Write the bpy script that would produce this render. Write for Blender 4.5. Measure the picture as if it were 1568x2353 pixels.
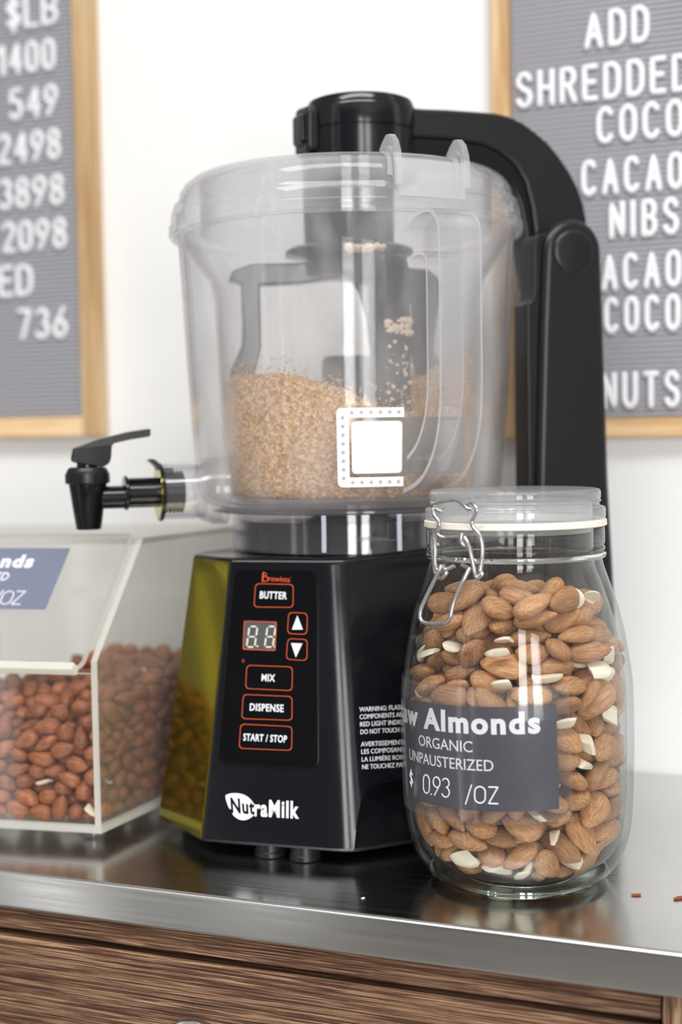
import bpy, bmesh, math, random
import numpy as np
from math import sin, cos, radians, pi, atan, sqrt, atan2, asin
from mathutils import Vector, Matrix, Euler
random.seed(11); rng = np.random.default_rng(11)
for o in list(bpy.data.objects): bpy.data.objects.remove(o)
sc = bpy.context.scene; COL = sc.collection

# ------------------------------------------------------------------ camera
FPX = 3200.0; CH = .233; PITCH = atan(166/3200.); ROLL = .017
_F = Vector((0, cos(PITCH), -sin(PITCH))); _R0 = Vector((1, 0, 0)); _U0 = Vector((0, sin(PITCH), cos(PITCH)))
_R = _R0*cos(ROLL)-_U0*sin(ROLL); _U = _U0*cos(ROLL)+_R0*sin(ROLL); _O = Vector((0, 0, CH))
cam = bpy.data.cameras.new('camera'); camo = bpy.data.objects.new('camera', cam); COL.objects.link(camo)
m = Matrix((_R, _U, -_F)).transposed().to_4x4(); m.translation = _O; camo.matrix_world = m
cam.sensor_fit = 'HORIZONTAL'; cam.sensor_width = 24.0; cam.lens = 24.0*FPX/1568
cam.clip_start = .02; cam.clip_end = 60
cam.dof.use_dof = True; cam.dof.focus_distance = .722; cam.dof.aperture_fstop = 4.0
sc.camera = camo
# ------------------------------------------------------------------ world, exposure
w = bpy.data.worlds.new('sky'); sc.world = w; w.use_nodes = True
w.node_tree.nodes['Background'].inputs[0].default_value = (.80, .90, 1, 1)
w.node_tree.nodes['Background'].inputs[1].default_value = 1.5
vs = sc.view_settings; vs.view_transform = 'Standard'; vs.look = 'None'; vs.gamma = 1; vs.exposure = 0.24; vs.use_curve_mapping = False
cy = sc.cycles
cy.max_bounces = 14; cy.transparent_max_bounces = 40; cy.transmission_bounces = 12; cy.glossy_bounces = 8; cy.diffuse_bounces = 5
cy.sample_clamp_indirect = 6; cy.blur_glossy = .3

# counter / wall frame: s along the wall (to the right), t out from the wall into the room
LPOW, CPOW, BH = 34, 40, .09          # window light, added ceiling fill (W), haze of the scratched plastic
PHI = radians(22.4)
WV = Vector((cos(PHI), -sin(PHI), 0)); NV = Vector((-sin(PHI), -cos(PHI), 0)); PW = Vector((0, 1.038, 0))
ROT_W = -PHI
def CW(s, t, z=0): return PW+WV*s+NV*t+Vector((0, 0, z))
def light(name, s, t, z, sx, sy, power, col, aim, spread=180):
    l = bpy.data.lights.new(name, 'AREA'); l.shape = 'RECTANGLE'; l.size = sx; l.size_y = sy; l.energy = power; l.color = col
    l.spread = radians(spread)
    o = bpy.data.objects.new(name, l); COL.objects.link(o); o.location = CW(s, t, z)
    d = aim; o.rotation_euler = d.to_track_quat('-Z', 'Y').to_euler(); return o
WIN = [(1.45, .5), (2.45, .7)]; SIDEWIN = [(1.38, .13), (2.15, .15)]           # shop windows in the wall across the room (centre s, width)
ROOM_T = 3.4; ROOM_S0 = -.78; ROOM_S1 = 3.0; ZF = -.92; ZC = 1.85
for i, (ws, ww) in enumerate(WIN):
    light('window_daylight', ws, ROOM_T-.03, .52, ww, 1.7, LPOW*ww/.75, (1, .995, .98), -NV)
for i, (wt, ww) in enumerate(SIDEWIN):
    light('door_daylight', ROOM_S0+.02, wt, .25, ww, 2.1, 1.3, (1, .995, .98), WV)
light('ceiling_fill_light', .30, 1.45, ZC-.02, 2.1, .5, CPOW, (1, .985, .96), Vector((0, 0, -1)))  # added fill lamp, no fixture; widened to brighten the counter's front edge

# ------------------------------------------------------------------ helpers
def ray(x, y): return _F+_R*((x-784)/FPX)+_U*((1176.5-y)/FPX)
def atY(x, y, d): v = ray(x, y); return _O+v*(d/v.y)
def atZ(x, y, z): v = ray(x, y); return _O+v*((z-CH)/v.z)
def onp(x, y, q, n): v = ray(x, y); return _O+v*((q-_O).dot(n)/v.dot(n))
def wp(x, y, t):                                      # point of the picture on the plane t in front of the wall -> (s, z)
    P = onp(x, y, CW(0, t), NV)-PW; return P.dot(WV), P.z
TH = radians(17); C0 = Vector((.006, .87, 0)); UA = Vector((cos(TH), sin(TH), 0)); VA = Vector((-sin(TH), cos(TH), 0))
def MW(a, b, z): return C0+UA*a+VA*b+Vector((0, 0, z))
def mp(x, y, b): P = onp(x, y, C0+VA*b, VA)-C0; return P.dot(UA), P.z

def mesh_obj(name, vs, fs, mat=None, parent=None, smooth=None, mats=None, midx=None):
    me = bpy.data.meshes.new(name); me.from_pydata([tuple(v) for v in vs], [], fs); me.update()
    bm = bmesh.new(); bm.from_mesh(me); bmesh.ops.recalc_face_normals(bm, faces=bm.faces); bm.to_mesh(me); bm.free()
    if mats:
        for k in mats: me.materials.append(k)
        me.polygons.foreach_set('material_index', midx)
    elif mat: me.materials.append(mat)
    if smooth is not None:
        me.polygons.foreach_set('use_smooth', [True]*len(me.polygons)); me.set_sharp_from_angle(angle=radians(smooth))
    o = bpy.data.objects.new(name, me); COL.objects.link(o)
    if parent: o.parent = parent; o.matrix_parent_inverse = Matrix()
    if parent: to_local(o, parent)
    return o
BASE = {}
def root_of(o):
    while o.parent: o = o.parent
    return o
def to_local(o, parent):                              # vertices are written in world space; move them into the thing's space
    r = root_of(parent); M = BASE.get(r.name)
    if M is not None: o.data.transform(M.inverted())
def thing(name, label, cat, loc=(0, 0, 0), rotz=0, group=None):
    o = bpy.data.objects.new(name, None); COL.objects.link(o); o.empty_display_size = .02
    o.location = loc; o.rotation_euler = (0, 0, rotz)
    BASE[o.name] = Matrix.Translation(Vector(loc)) @ Matrix.Rotation(rotz, 4, 'Z')
    tag(o, label, cat, group); return o
def tag(o, label=None, cat=None, group=None, kind=None):
    if label: o['label'] = label
    if cat: o['category'] = cat
    if group: o['group'] = group
    if kind: o['kind'] = kind
    return o
def bevel(o, w, seg=3, ang=35):
    b = o.modifiers.new('bevel', 'BEVEL'); b.width = w; b.segments = seg; b.limit_method = 'ANGLE'; b.angle_limit = radians(ang)
    o.data.polygons.foreach_set('use_smooth', [True]*len(o.data.polygons))
    n = o.modifiers.new('wn', 'WEIGHTED_NORMAL'); n.keep_sharp = True
    return o
def box_vf(f, x0, x1, y0, y1, z0, z1):                # f maps three numbers to a point
    vs = [f(x, y, z) for z in (z0, z1) for (x, y) in ((x0, y0), (x1, y0), (x1, y1), (x0, y1))]
    return vs, [(0, 3, 2, 1), (4, 5, 6, 7), (0, 1, 5, 4), (1, 2, 6, 5), (2, 3, 7, 6), (3, 0, 4, 7)]
def prism(f, poly, c0, c1):                           # outline poly (p, q) between two depths, f(p, q, c)
    n = len(poly); vs = [f(p, q, c0) for p, q in poly]+[f(p, q, c1) for p, q in poly]
    fs = [tuple(range(n))[::-1], tuple(range(n, 2*n))]+[(i, (i+1) % n, n+(i+1) % n, n+i) for i in range(n)]
    return vs, fs
def lathe_vf(prof, c, n=64, axis='Z', closed=False, x=Vector((1, 0, 0)), y=Vector((0, 1, 0)), z=Vector((0, 0, 1))):
    vs = []; fs = []; rings = []
    for r, h in prof:
        if r < 1e-6: rings.append([len(vs)]); vs.append(c+z*h)
        else:
            rings.append(list(range(len(vs), len(vs)+n)))
            for j in range(n):
                a = 2*pi*j/n; vs.append(c+x*(r*cos(a))+y*(r*sin(a))+z*h)
    pairs = list(zip(rings, rings[1:]))
    if closed: pairs.append((rings[-1], rings[0]))
    for A, B in pairs:
        for j in range(n):
            k = (j+1) % n
            if len(A) == 1 and len(B) == 1: continue
            if len(A) == 1: fs.append((A[0], B[k], B[j]))
            elif len(B) == 1: fs.append((A[j], A[k], B[0]))
            else: fs.append((A[j], A[k], B[k], B[j]))
    return vs, fs
def join(*parts):
    vs = []; fs = []
    for v, f in parts:
        n = len(vs); vs += list(v); fs += [tuple(i+n for i in q) for q in f]
    return vs, fs
def tube_vf(pts, r, n=10, closed=False, flat=None, cap=True):
    pts = [Vector(p) for p in pts]; N = len(pts); vs = []; fs = []
    up = None
    for i, p in enumerate(pts):
        a = pts[(i-1) % N] if (closed or i > 0) else p; b = pts[(i+1) % N] if (closed or i < N-1) else p
        t = (b-a).normalized()
        if up is None:
            up = Vector((0, 0, 1)) if abs(t.z) < .9 else Vector((1, 0, 0))
            if flat is not None: up = flat
        if flat is not None: up = flat
        u = (up-t*up.dot(t)).normalized(); v = t.cross(u); up = u
        rr = r[i] if hasattr(r, '__len__') else r
        for j in range(n):
            q = 2*pi*j/n; vs.append(p+u*(rr*cos(q))+v*(rr*sin(q)))
    M = N if closed else N-1
    for i in range(M):
        for j in range(n):
            k = (j+1) % n; A = i*n; B = ((i+1) % N)*n; fs.append((A+j, A+k, B+k, B+j))
    if not closed and cap: fs += [tuple(range(n))[::-1], tuple(range((N-1)*n, N*n))]
    return vs, fs
def smooth_path(pts, sub=6, closed=False):            # Catmull-Rom
    P = [Vector(p) for p in pts]; N = len(P); out = []
    M = N if closed else N-1
    for i in range(M):
        if closed: p0, p1, p2, p3 = P[i-1], P[i], P[(i+1) % N], P[(i+2) % N]
        else: p0, p1, p2, p3 = P[max(i-1, 0)], P[i], P[i+1], P[min(i+2, N-1)]
        for k in range(sub):
            t = k/sub; t2 = t*t; t3 = t2*t
            out.append(.5*((2*p1)+(p2-p0)*t+(2*p0-5*p1+4*p2-p3)*t2+(3*p1-p0-3*p2+p3)*t3))
    if not closed: out.append(P[-1])
    return out
def fillet(poly, rad, seg=5):                         # round the corners of a 2-D outline; rad number or list
    out = []; n = len(poly)
    for i in range(n):
        p = Vector(poly[i]); a = Vector(poly[i-1])-p; b = Vector(poly[(i+1) % n])-p
        r = rad[i] if hasattr(rad, '__len__') else rad
        if r <= 0: out.append(tuple(p)); continue
        la, lb = a.length, b.length; a.normalize(); b.normalize()
        ang = a.angle(b, pi); d = min(r/max(math.tan(ang/2), 1e-3), la*.49, lb*.49)
        if ang > pi-.02: out += [tuple(p+a*(1e-5*(seg-k))) for k in range(seg+1)]; continue
        s, e = p+a*d, p+b*d
        for k in range(seg+1):
            t = k/seg; q = s*(1-t)**2+p*2*t*(1-t)+e*t*t; out.append((q.x, q.y))
    return out
# ---- built-in font text as flat outline: vertices in the unit box
def text_vf(s, bold=0.0, res=3):
    cu = bpy.data.curves.new('t', 'FONT'); cu.body = s; cu.size = 1; cu.offset = bold; cu.resolution_u = res; cu.extrude = .02; cu.space_character = 1+bold*4
    o = bpy.data.objects.new('t', cu); COL.objects.link(o); bpy.context.view_layer.update()
    me = o.evaluated_get(bpy.context.evaluated_depsgraph_get()).to_mesh()
    V = np.array([v.co[:] for v in me.vertices]); Fs = [tuple(p.vertices) for p in me.polygons]
    bpy.data.objects.remove(o); bpy.data.curves.remove(cu)
    lo = V.min(0); hi = V.max(0); V = (V-lo)/np.maximum(hi-lo, 1e-9)
    return V, Fs, (hi[0]-lo[0])/(hi[1]-lo[1])
def text_obj(name, s, f, th, mat, parent, bold=0.0): # f(u, v, height) with u, v in the unit box
    V, Fs, asp = text_vf(s, bold)
    return mesh_obj(name, [f(v[0], v[1], v[2]*th) for v in V], Fs, mat, parent)
# ---- single-stroke letters (letter boards, handwriting)
def arc(cx, cy, rx, ry, a0, a1, n=10): return [(cx+rx*cos(radians(a0+(a1-a0)*i/n)), cy+ry*sin(radians(a0+(a1-a0)*i/n))) for i in range(n+1)]
G = {
 'A': (.62, [[(0, 0), (.31, 1), (.62, 0)], [(.12, .32), (.5, .32)]]),
 'B': (.55, [[(0, 0), (0, 1), (.28, 1)]+arc(.28, .76, .24, .24, 90, -90, 8)+[(0, .52)], [(.28, .52)]+arc(.28, .26, .27, .26, 90, -90, 8)+[(0, 0)]]),
 'C': (.58, [arc(.3, .68, .3, .32, 35, 180, 8)+arc(.3, .32, .3, .32, 180, 325, 8)]),
 'D': (.56, [[(0, 0), (0, 1), (.24, 1)]+arc(.24, .68, .32, .32, 90, 0, 6)+arc(.24, .32, .32, .32, 0, -90, 6)+[(0, 0)]]),
 'E': (.48, [[(.48, 0), (0, 0), (0, 1), (.48, 1)], [(0, .52), (.4, .52)]]),
 'H': (.55, [[(0, 0), (0, 1)], [(.55, 0), (.55, 1)], [(0, .5), (.55, .5)]]),
 'I': (.02, [[(0, 0), (0, 1)]]),
 'L': (.46, [[(0, 1), (0, 0), (.46, 0)]]),
 'N': (.56, [[(0, 0), (0, 1), (.56, 0), (.56, 1)]]),
 'O': (.6, [arc(.3, .68, .3, .32, 0, 180, 12)+arc(.3, .32, .3, .32, 180, 360, 12)+[(.6, .68)]]),
 'R': (.55, [[(0, 0), (0, 1), (.28, 1)]+arc(.28, .75, .25, .25, 90, -90, 8)+[(0, .5)], [(.28, .5), (.55, 0)]]),
 'S': (.54, [arc(.27, .75, .26, .25, 20, 200, 10)+[(.27, .5)]+arc(.27, .25, .27, .25, 60, -160, 12)]),
 'T': (.54, [[(0, 1), (.54, 1)], [(.27, 1), (.27, 0)]]),
 'U': (.56, [[(0, 1), (0, .3)]+arc(.28, .28, .28, .28, 180, 360, 10)+[(.56, 1)]]),
 'Z': (.5, [[(0, 1), (.5, 1), (0, 0), (.5, 0)]]),
 '/': (.34, [[(0, -.12), (.34, 1.05)]]),
 '.': (.03, [[(0, 0), (.02, .02)]]),
 '$': (.48, [arc(.24, .72, .22, .2, 20, 200, 8)+[(.24, .5)]+arc(.24, .28, .23, .21, 60, -160, 10), [(.24, 1.12), (.24, -.12)]]),
 '0': (.52, [arc(.26, .7, .26, .3, 0, 180, 10)+arc(.26, .3, .26, .3, 180, 360, 10)+[(.52, .7)]]),
 '1': (.2, [[(0, .8), (.2, 1), (.2, 0)]]),
 '2': (.5, [arc(.25, .73, .25, .27, 160, -20, 10)+[(0, 0), (.5, 0)]]),
 '3': (.5, [arc(.24, .76, .23, .24, 150, -80, 10)+arc(.24, .27, .26, .27, 80, -150, 10)]),
 '4': (.54, [[(.42, 0), (.42, 1), (0, .28), (.54, .28)]]),
 '5': (.5, [[(.45, 1), (.06, 1), (.03, .56)]+arc(.24, .32, .26, .32, 110, -150, 12)]),
 '6': (.5, [[(.4, 1), (.06, .45)]+arc(.25, .28, .25, .28, 150, -210, 16)]),
 '7': (.5, [[(0, 1), (.5, 1), (.14, 0)]]),
 '8': (.5, [arc(.25, .76, .22, .24, -90, 270, 14), arc(.25, .26, .25, .26, 90, 450, 14)]),
 '9': (.5, [arc(.25, .72, .25, .28, -30, 330, 16)+[(.1, 0)]]),
}
def glyph_vf(ch, f, rad, flatdir, n=8, slant=0):      # f(x, y) -> point, unit cap height
    parts = []
    for pl in G[ch][1]:
        P = [f(x+slant*y, y) for x, y in pl]
        Q = [P[0]]
        for p in P[1:]:
            if (p-Q[-1]).length > 1e-5: Q.append(p)
        R2 = []                                       # round pen ends
        for a, b in zip(Q, Q[1:]):
            R2.append((a, b))
        pts = []
        for i, (a, b) in enumerate(R2):
            k = max(1, int((b-a).length/(rad*1.2)))
            for j in range(k): pts.append(a.lerp(b, j/k))
        pts.append(Q[-1])
        d0 = (pts[1]-pts[0]).normalized(); d1 = (pts[-1]-pts[-2]).normalized()
        pts = [pts[0]-d0*rad*.9, pts[0]-d0*rad*.6]+pts+[pts[-1]+d1*rad*.6, pts[-1]+d1*rad*.9]
        rr = [rad*.4, rad*.8]+[rad]*(len(pts)-4)+[rad*.8, rad*.4]
        parts.append(tube_vf(pts, rr, n, flat=flatdir))
    return join(*parts)

# ------------------------------------------------------------------ materials
def srgb(r, g, b):
    return tuple(((c/255+.055)/1.055)**2.4 if c > 10 else c/255/12.92 for c in (r, g, b))+(1,)
def mat(name, col, rough=.5, metal=0, **kw):
    m = bpy.data.materials.new(name); m.use_nodes = True; b = m.node_tree.nodes['Principled BSDF']
    b.inputs['Base Color'].default_value = col; b.inputs['Roughness'].default_value = rough; b.inputs['Metallic'].default_value = metal
    for k, v in kw.items(): b.inputs[k.replace('_', ' ')].default_value = v
    return m
def nodes(m): return m.node_tree.nodes, m.node_tree.links, m.node_tree.nodes['Principled BSDF']
def noise(n, l, scale, detail=4, coord='Object', stretch=(1, 1, 1), rot=(0, 0, 0), rough=.5):
    tc = n.new('ShaderNodeTexCoord'); mpn = n.new('ShaderNodeMapping'); t = n.new('ShaderNodeTexNoise')
    l.new(tc.outputs[coord], mpn.inputs[0]); l.new(mpn.outputs[0], t.inputs['Vector'])
    mpn.inputs['Scale'].default_value = stretch; mpn.inputs['Rotation'].default_value = rot
    t.inputs['Scale'].default_value = scale; t.inputs['Detail'].default_value = detail; t.inputs['Roughness'].default_value = rough
    return t
def ramp(n, l, src, stops):
    r = n.new('ShaderNodeValToRGB'); l.new(src, r.inputs[0]); e = r.color_ramp.elements
    e[0].position, e[0].color = stops[0]; e[1].position, e[1].color = stops[-1]
    for p, c in stops[1:-1]: k = e.new(p); k.color = c
    return r
def bump(n, l, b, src, strength, dist=.001):
    k = n.new('ShaderNodeBump'); k.inputs['Strength'].default_value = strength; k.inputs['Distance'].default_value = dist
    l.new(src, k.inputs['Height']); l.new(k.outputs[0], b.inputs['Normal']); return k
def clear(name, tint=(.97, .97, .98), edge=(.75, .74, .8), haze=.03, rough=.03, f0=.045, hazecol=(.9, .9, .92), dust=0.0):
    """thin clear sheet: transparent + mirror by angle, with a little milky scatter"""
    m = bpy.data.materials.new(name); m.use_nodes = True; n = m.node_tree.nodes; l = m.node_tree.links; n.clear()
    out = n.new('ShaderNodeOutputMaterial'); lw = n.new('ShaderNodeLayerWeight'); lw.inputs[0].default_value = .5
    p5 = n.new('ShaderNodeMath'); p5.operation = 'POWER'; l.new(lw.outputs['Facing'], p5.inputs[0]); p5.inputs[1].default_value = 4.2
    fr = n.new('ShaderNodeMath'); fr.operation = 'MULTIPLY_ADD'; l.new(p5.outputs[0], fr.inputs[0]); fr.inputs[1].default_value = .85; fr.inputs[2].default_value = f0
    p2 = n.new('ShaderNodeMath'); p2.operation = 'POWER'; l.new(lw.outputs['Facing'], p2.inputs[0]); p2.inputs[1].default_value = 3
    mc = n.new('ShaderNodeMix'); mc.data_type = 'RGBA'; l.new(p2.outputs[0], mc.inputs['Factor'])
    mc.inputs['A'].default_value = tint+(1,); mc.inputs['B'].default_value = edge+(1,)
    tr = n.new('ShaderNodeBsdfTransparent'); l.new(mc.outputs['Result'], tr.inputs[0])
    gl = n.new('ShaderNodeBsdfGlossy'); gl.inputs['Roughness'].default_value = rough
    mx = n.new('ShaderNodeMixShader'); l.new(fr.outputs[0], mx.inputs[0]); l.new(tr.outputs[0], mx.inputs[1]); l.new(gl.outputs[0], mx.inputs[2])
    last = mx
    if haze > 0:
        df = n.new('ShaderNodeBsdfDiffuse'); df.inputs[0].default_value = hazecol+(1,)
        tl = n.new('ShaderNodeBsdfTranslucent'); tl.inputs[0].default_value = hazecol+(1,)
        hm = n.new('ShaderNodeMixShader'); hm.inputs[0].default_value = .5; l.new(df.outputs[0], hm.inputs[1]); l.new(tl.outputs[0], hm.inputs[2])
        m2 = n.new('ShaderNodeMixShader'); m2.inputs[0].default_value = haze; l.new(mx.outputs[0], m2.inputs[1]); l.new(hm.outputs[0], m2.inputs[2]); last = m2
        if dust > 0:
            t = noise(n, l, 55, 6, stretch=(1, 1, .35)); r = ramp(n, l, t.outputs['Fac'], [(.42, (haze*.6,)*3+(1,)), (.75, (haze+dust,)*3+(1,))]); l.new(r.outputs[0], m2.inputs[0])
    l.new(last.outputs[0], out.inputs[0]); return m
def glass(name, col=(.96, .98, .97), rough=0.0, ior=1.5):
    m = bpy.data.materials.new(name); m.use_nodes = True; n = m.node_tree.nodes; l = m.node_tree.links; n.clear()
    out = n.new('ShaderNodeOutputMaterial'); g = n.new('ShaderNodeBsdfGlass'); g.inputs['Color'].default_value = col+(1,); g.inputs['Roughness'].default_value = rough; g.inputs['IOR'].default_value = ior
    l.new(g.outputs[0], out.inputs[0]); return m

M_wall = mat('white_paint', (.86, .86, .86, 1), .75)
n, l, b = nodes(M_wall); t = noise(n, l, 60, 3); bump(n, l, b, t.outputs['Fac'], .15, .0006)
M_yellow = mat('grey_room_paint', (.27, .268, .265, 1), .7)
n, l, b = nodes(M_yellow); t = noise(n, l, 60, 3); bump(n, l, b, t.outputs['Fac'], .15, .0006)
M_ceil = mat('ceiling_paint', (.78, .78, .77, 1), .8)
n, l, b = nodes(M_ceil); t = noise(n, l, 60, 3); bump(n, l, b, t.outputs['Fac'], .15, .0006)
M_floor = mat('floor_concrete', (.28, .26, .24, 1), .45)
n, l, b = nodes(M_floor); t = noise(n, l, 3, 6); r = ramp(n, l, t.outputs['Fac'], [(.3, (.23, .215, .2, 1)), (.7, (.32, .30, .28, 1))]); l.new(r.outputs[0], b.inputs['Base Color'])
M_winframe = mat('window_frame_dark', (.03, .03, .03, 1), .4)
def steel(name, col, rough, rotz, sc1):
    m = mat(name, col, rough, 1.0); n, l, b = nodes(m)
    t = noise(n, l, 1.0, 5, 'Object', (6*sc1, 420*sc1, 420*sc1), (0, 0, 0)); r = ramp(n, l, t.outputs['Fac'], [(.25, (rough*.75,)*3+(1,)), (.8, (rough*1.4,)*3+(1,))]); l.new(r.outputs[0], b.inputs['Roughness'])
    t2 = noise(n, l, 7, 4); r2 = ramp(n, l, t2.outputs['Fac'], [(.3, tuple(c*.9 for c in col[:3])+(1,)), (.7, tuple(min(1, c*1.06) for c in col[:3])+(1,))]); l.new(r2.outputs[0], b.inputs['Base Color'])
    bump(n, l, b, t.outputs['Fac'], .12, .00012); return m
M_steel = steel('brushed_steel', (.62, .615, .605, 1), .19, 0, 1)
M_chrome = mat('polished_wire', (.66, .655, .65, 1), .2, 1.0)
M_knob = mat('brushed_chrome', (.62, .63, .64, 1), .22, 1.0)
def wood(name, dark, mid, light_, scale, stretch, bstr=.5, lines=True):
    m = mat(name, mid, .6); n, l, b = nodes(m)
    t = noise(n, l, scale, 7, 'Object', stretch, rough=.62); t.inputs['Distortion'].default_value = .5
    r = ramp(n, l, t.outputs['Fac'], [(.40, dark), (.50, mid), (.575, light_)]); 
    t2 = noise(n, l, scale*.25, 3, 'Object', stretch); r2 = ramp(n, l, t2.outputs['Fac'], [(.3, (.62, .6, .58, 1)), (.7, (1.1, 1.1, 1.1, 1))])
    mx = n.new('ShaderNodeMix'); mx.data_type = 'RGBA'; mx.blend_type = 'MULTIPLY'; mx.inputs['Factor'].default_value = 1
    l.new(r.outputs[0], mx.inputs['A']); l.new(r2.outputs[0], mx.inputs['B']); l.new(mx.outputs['Result'], b.inputs['Base Color'])
    bump(n, l, b, t.outputs['Fac'], bstr, .0012); return m
M_cab = wood('wire_brushed_oak', srgb(74, 40, 26), srgb(116, 74, 50), srgb(192, 154, 120), 1.0, (20, 1500, 1700), 1.0)
M_cabv = wood('wire_brushed_oak_upright', srgb(72, 42, 28), srgb(120, 82, 58), srgb(196, 162, 130), 1.0, (1000, 1000, 22), .8)
M_gap = mat('cabinet_shadow_board', (.02, .016, .014, 1), .8)
M_oakv = wood('light_oak_upright', srgb(214, 170, 118), srgb(230, 192, 142), srgb(242, 210, 166), 1.0, (90, 90, 6), .1)
M_oakh = wood('light_oak_level', srgb(214, 170, 118), srgb(230, 192, 142), srgb(242, 210, 166), 1.0, (6, 90, 90), .1)
M_felt = mat('grey_felt', srgb(164, 164, 171), .95)
n, l, b = nodes(M_felt); t = noise(n, l, 900, 2); bump(n, l, b, t.outputs['Fac'], .3, .0004)
M_letter = mat('white_letter_plastic', (.86, .87, .9, 1), .4)
M_black = mat('black_plastic', (.0045, .005, .0075, 1), .18, Specular_IOR_Level=.45)
n, l, b = nodes(M_black); t = noise(n, l, 400, 3); bump(n, l, b, t.outputs['Fac'], .04, .0002)
t = noise(n, l, 30, 5); r = ramp(n, l, t.outputs['Fac'], [(.35, (.13,)*3+(1,)), (.75, (.21,)*3+(1,))]); l.new(r.outputs[0], b.inputs['Roughness'])
M_blacksat = mat('satin_black_plastic', (.006, .006, .007, 1), .34, Specular_IOR_Level=.5)
n, l, b = nodes(M_blacksat); t = noise(n, l, 1500, 2); bump(n, l, b, t.outputs['Fac'], .12, .0002)
M_olive = mat('olive_reflection_tint', (.36, .31, .035, 1), .09, 1.0)  # olive tint of the left-side reflections, put into the metal colour
n, l, b = nodes(M_olive); t = noise(n, l, 25, 3); bump(n, l, b, t.outputs['Fac'], .08, .0008)
M_panel = mat('gloss_black_membrane', (.004, .004, .005, 1), .07, Specular_IOR_Level=.18)
n, l, b = nodes(M_panel); t = noise(n, l, 90, 3); bump(n, l, b, t.outputs['Fac'], .05, .0004)
M_dark = mat('dark_rubber', (.01, .01, .01, 1), .55)
M_foot = mat('grey_foot_plastic', (.015, .015, .017, 1), .3)
M_crumb = mat('brown_crumb', srgb(132, 74, 52), .7)
M_gloss = mat('polished_black_plastic', (.005, .005, .006, 1), .06, Specular_IOR_Level=.6)
n, l, b = nodes(M_gloss); t = noise(n, l, 60, 3); bump(n, l, b, t.outputs['Fac'], .03, .0003)
M_orange = mat('orange_print', srgb(214, 88, 40), .5)
M_white = mat('white_print', (.85, .87, .92, 1), .5)
M_seg = mat('display_segment_cream', srgb(222, 218, 196), .5)
M_disp = mat('display_window_grey', srgb(84, 84, 88), .25)
M_led = mat('red_indicator', srgb(120, 20, 18), .2)
M_bowl = clear('clear_bowl_plastic', (.995, .995, .996), (.92, .92, .945), BH, .04, .018, hazecol=(.99, .99, 1.0), dust=BH)
M_lid = clear('clear_lid_plastic', (.992, .992, .995), (.90, .90, .93), BH*1.3, .04, .025, hazecol=(.99, .99, 1.0), dust=BH*.6)
M_catch = clear('frosty_catch_plastic', (.97, .97, .98), (.8, .8, .86), .26, .05, .06, hazecol=(1.0, 1.0, 1.0))
M_handle = clear('clear_handle_plastic', (.985, .985, .99), (.8, .8, .87), .07, .03, .05, hazecol=(1, 1, 1))
M_hedge = clear('handle_edge_glint', (.97, .97, .98), (.8, .8, .88), .5, .03, .10, hazecol=(1, 1, 1))  # glints along the handle's edges, put into a whiter material
M_skirt = clear('clear_skirt_plastic', (.985, .985, .99), (.72, .7, .8), .04, .04, .05)
M_base_disc = clear('smoky_base_plastic', (.80, .77, .82), (.35, .3, .4), .25, .08, .06, hazecol=(.5, .46, .5))
M_violet = clear('violet_rod_plastic', (.55, .45, .68), (.3, .22, .45), .12, .05, .06, hazecol=(.5, .45, .6))
M_jar = clear('jar_glass', (.988, .993, .990), (.66, .72, .71), .006, .01, .032)
M_glass = glass('thick_jar_glass')
M_jarlid = clear('jar_lid_glass', (.97, .98, .98), (.62, .68, .70), .22, .02, .05, hazecol=(.95, .97, 1.0))  # milky haze stands in for the bright wall refracted by the lid
M_tape = clear('clear_tape', (.98, .98, .98), (.85, .85, .85), .045, .12, .035)
M_acry = clear('clear_acrylic', (.985, .985, .975), (.86, .86, .80), .015, .03, .05)
M_acry_side = clear('dusty_acrylic', (.95, .95, .94), (.8, .8, .76), .13, .05, .05, hazecol=(.78, .76, .72))
M_acedge = clear('frosted_acrylic_edge', (.95, .95, .9), (.95, .95, .88), .8, .2, .08, hazecol=(.98, .98, .93))
M_rubber = mat('cream_rubber_seal', srgb(240, 234, 222), .5)
n, l, b = nodes(M_rubber); b.inputs['Subsurface Weight'].default_value = 0
M_slate = mat('slate_paper', srgb(50, 48, 64), .5)
n, l, b = nodes(M_slate); t = noise(n, l, 500, 3); r = ramp(n, l, t.outputs['Fac'], [(.35, srgb(46, 44, 60)), (.7, srgb(55, 53, 70))]); l.new(r.outputs[0], b.inputs['Base Color'])
M_slate2 = mat('slate_paper_faded', srgb(112, 118, 140), .6)
M_sticker = mat('white_sticker_glare', (.9, .9, .92, 1), .25)  # sticker white, also carrying the glare on its left part
M_stickin = clear('translucent_sticker', (.62, .61, .6), (.5, .5, .5), .30, .12, .07, hazecol=(.8, .79, .77))
M_dot = mat('grey_dots', srgb(176, 176, 182), .4)
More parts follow.
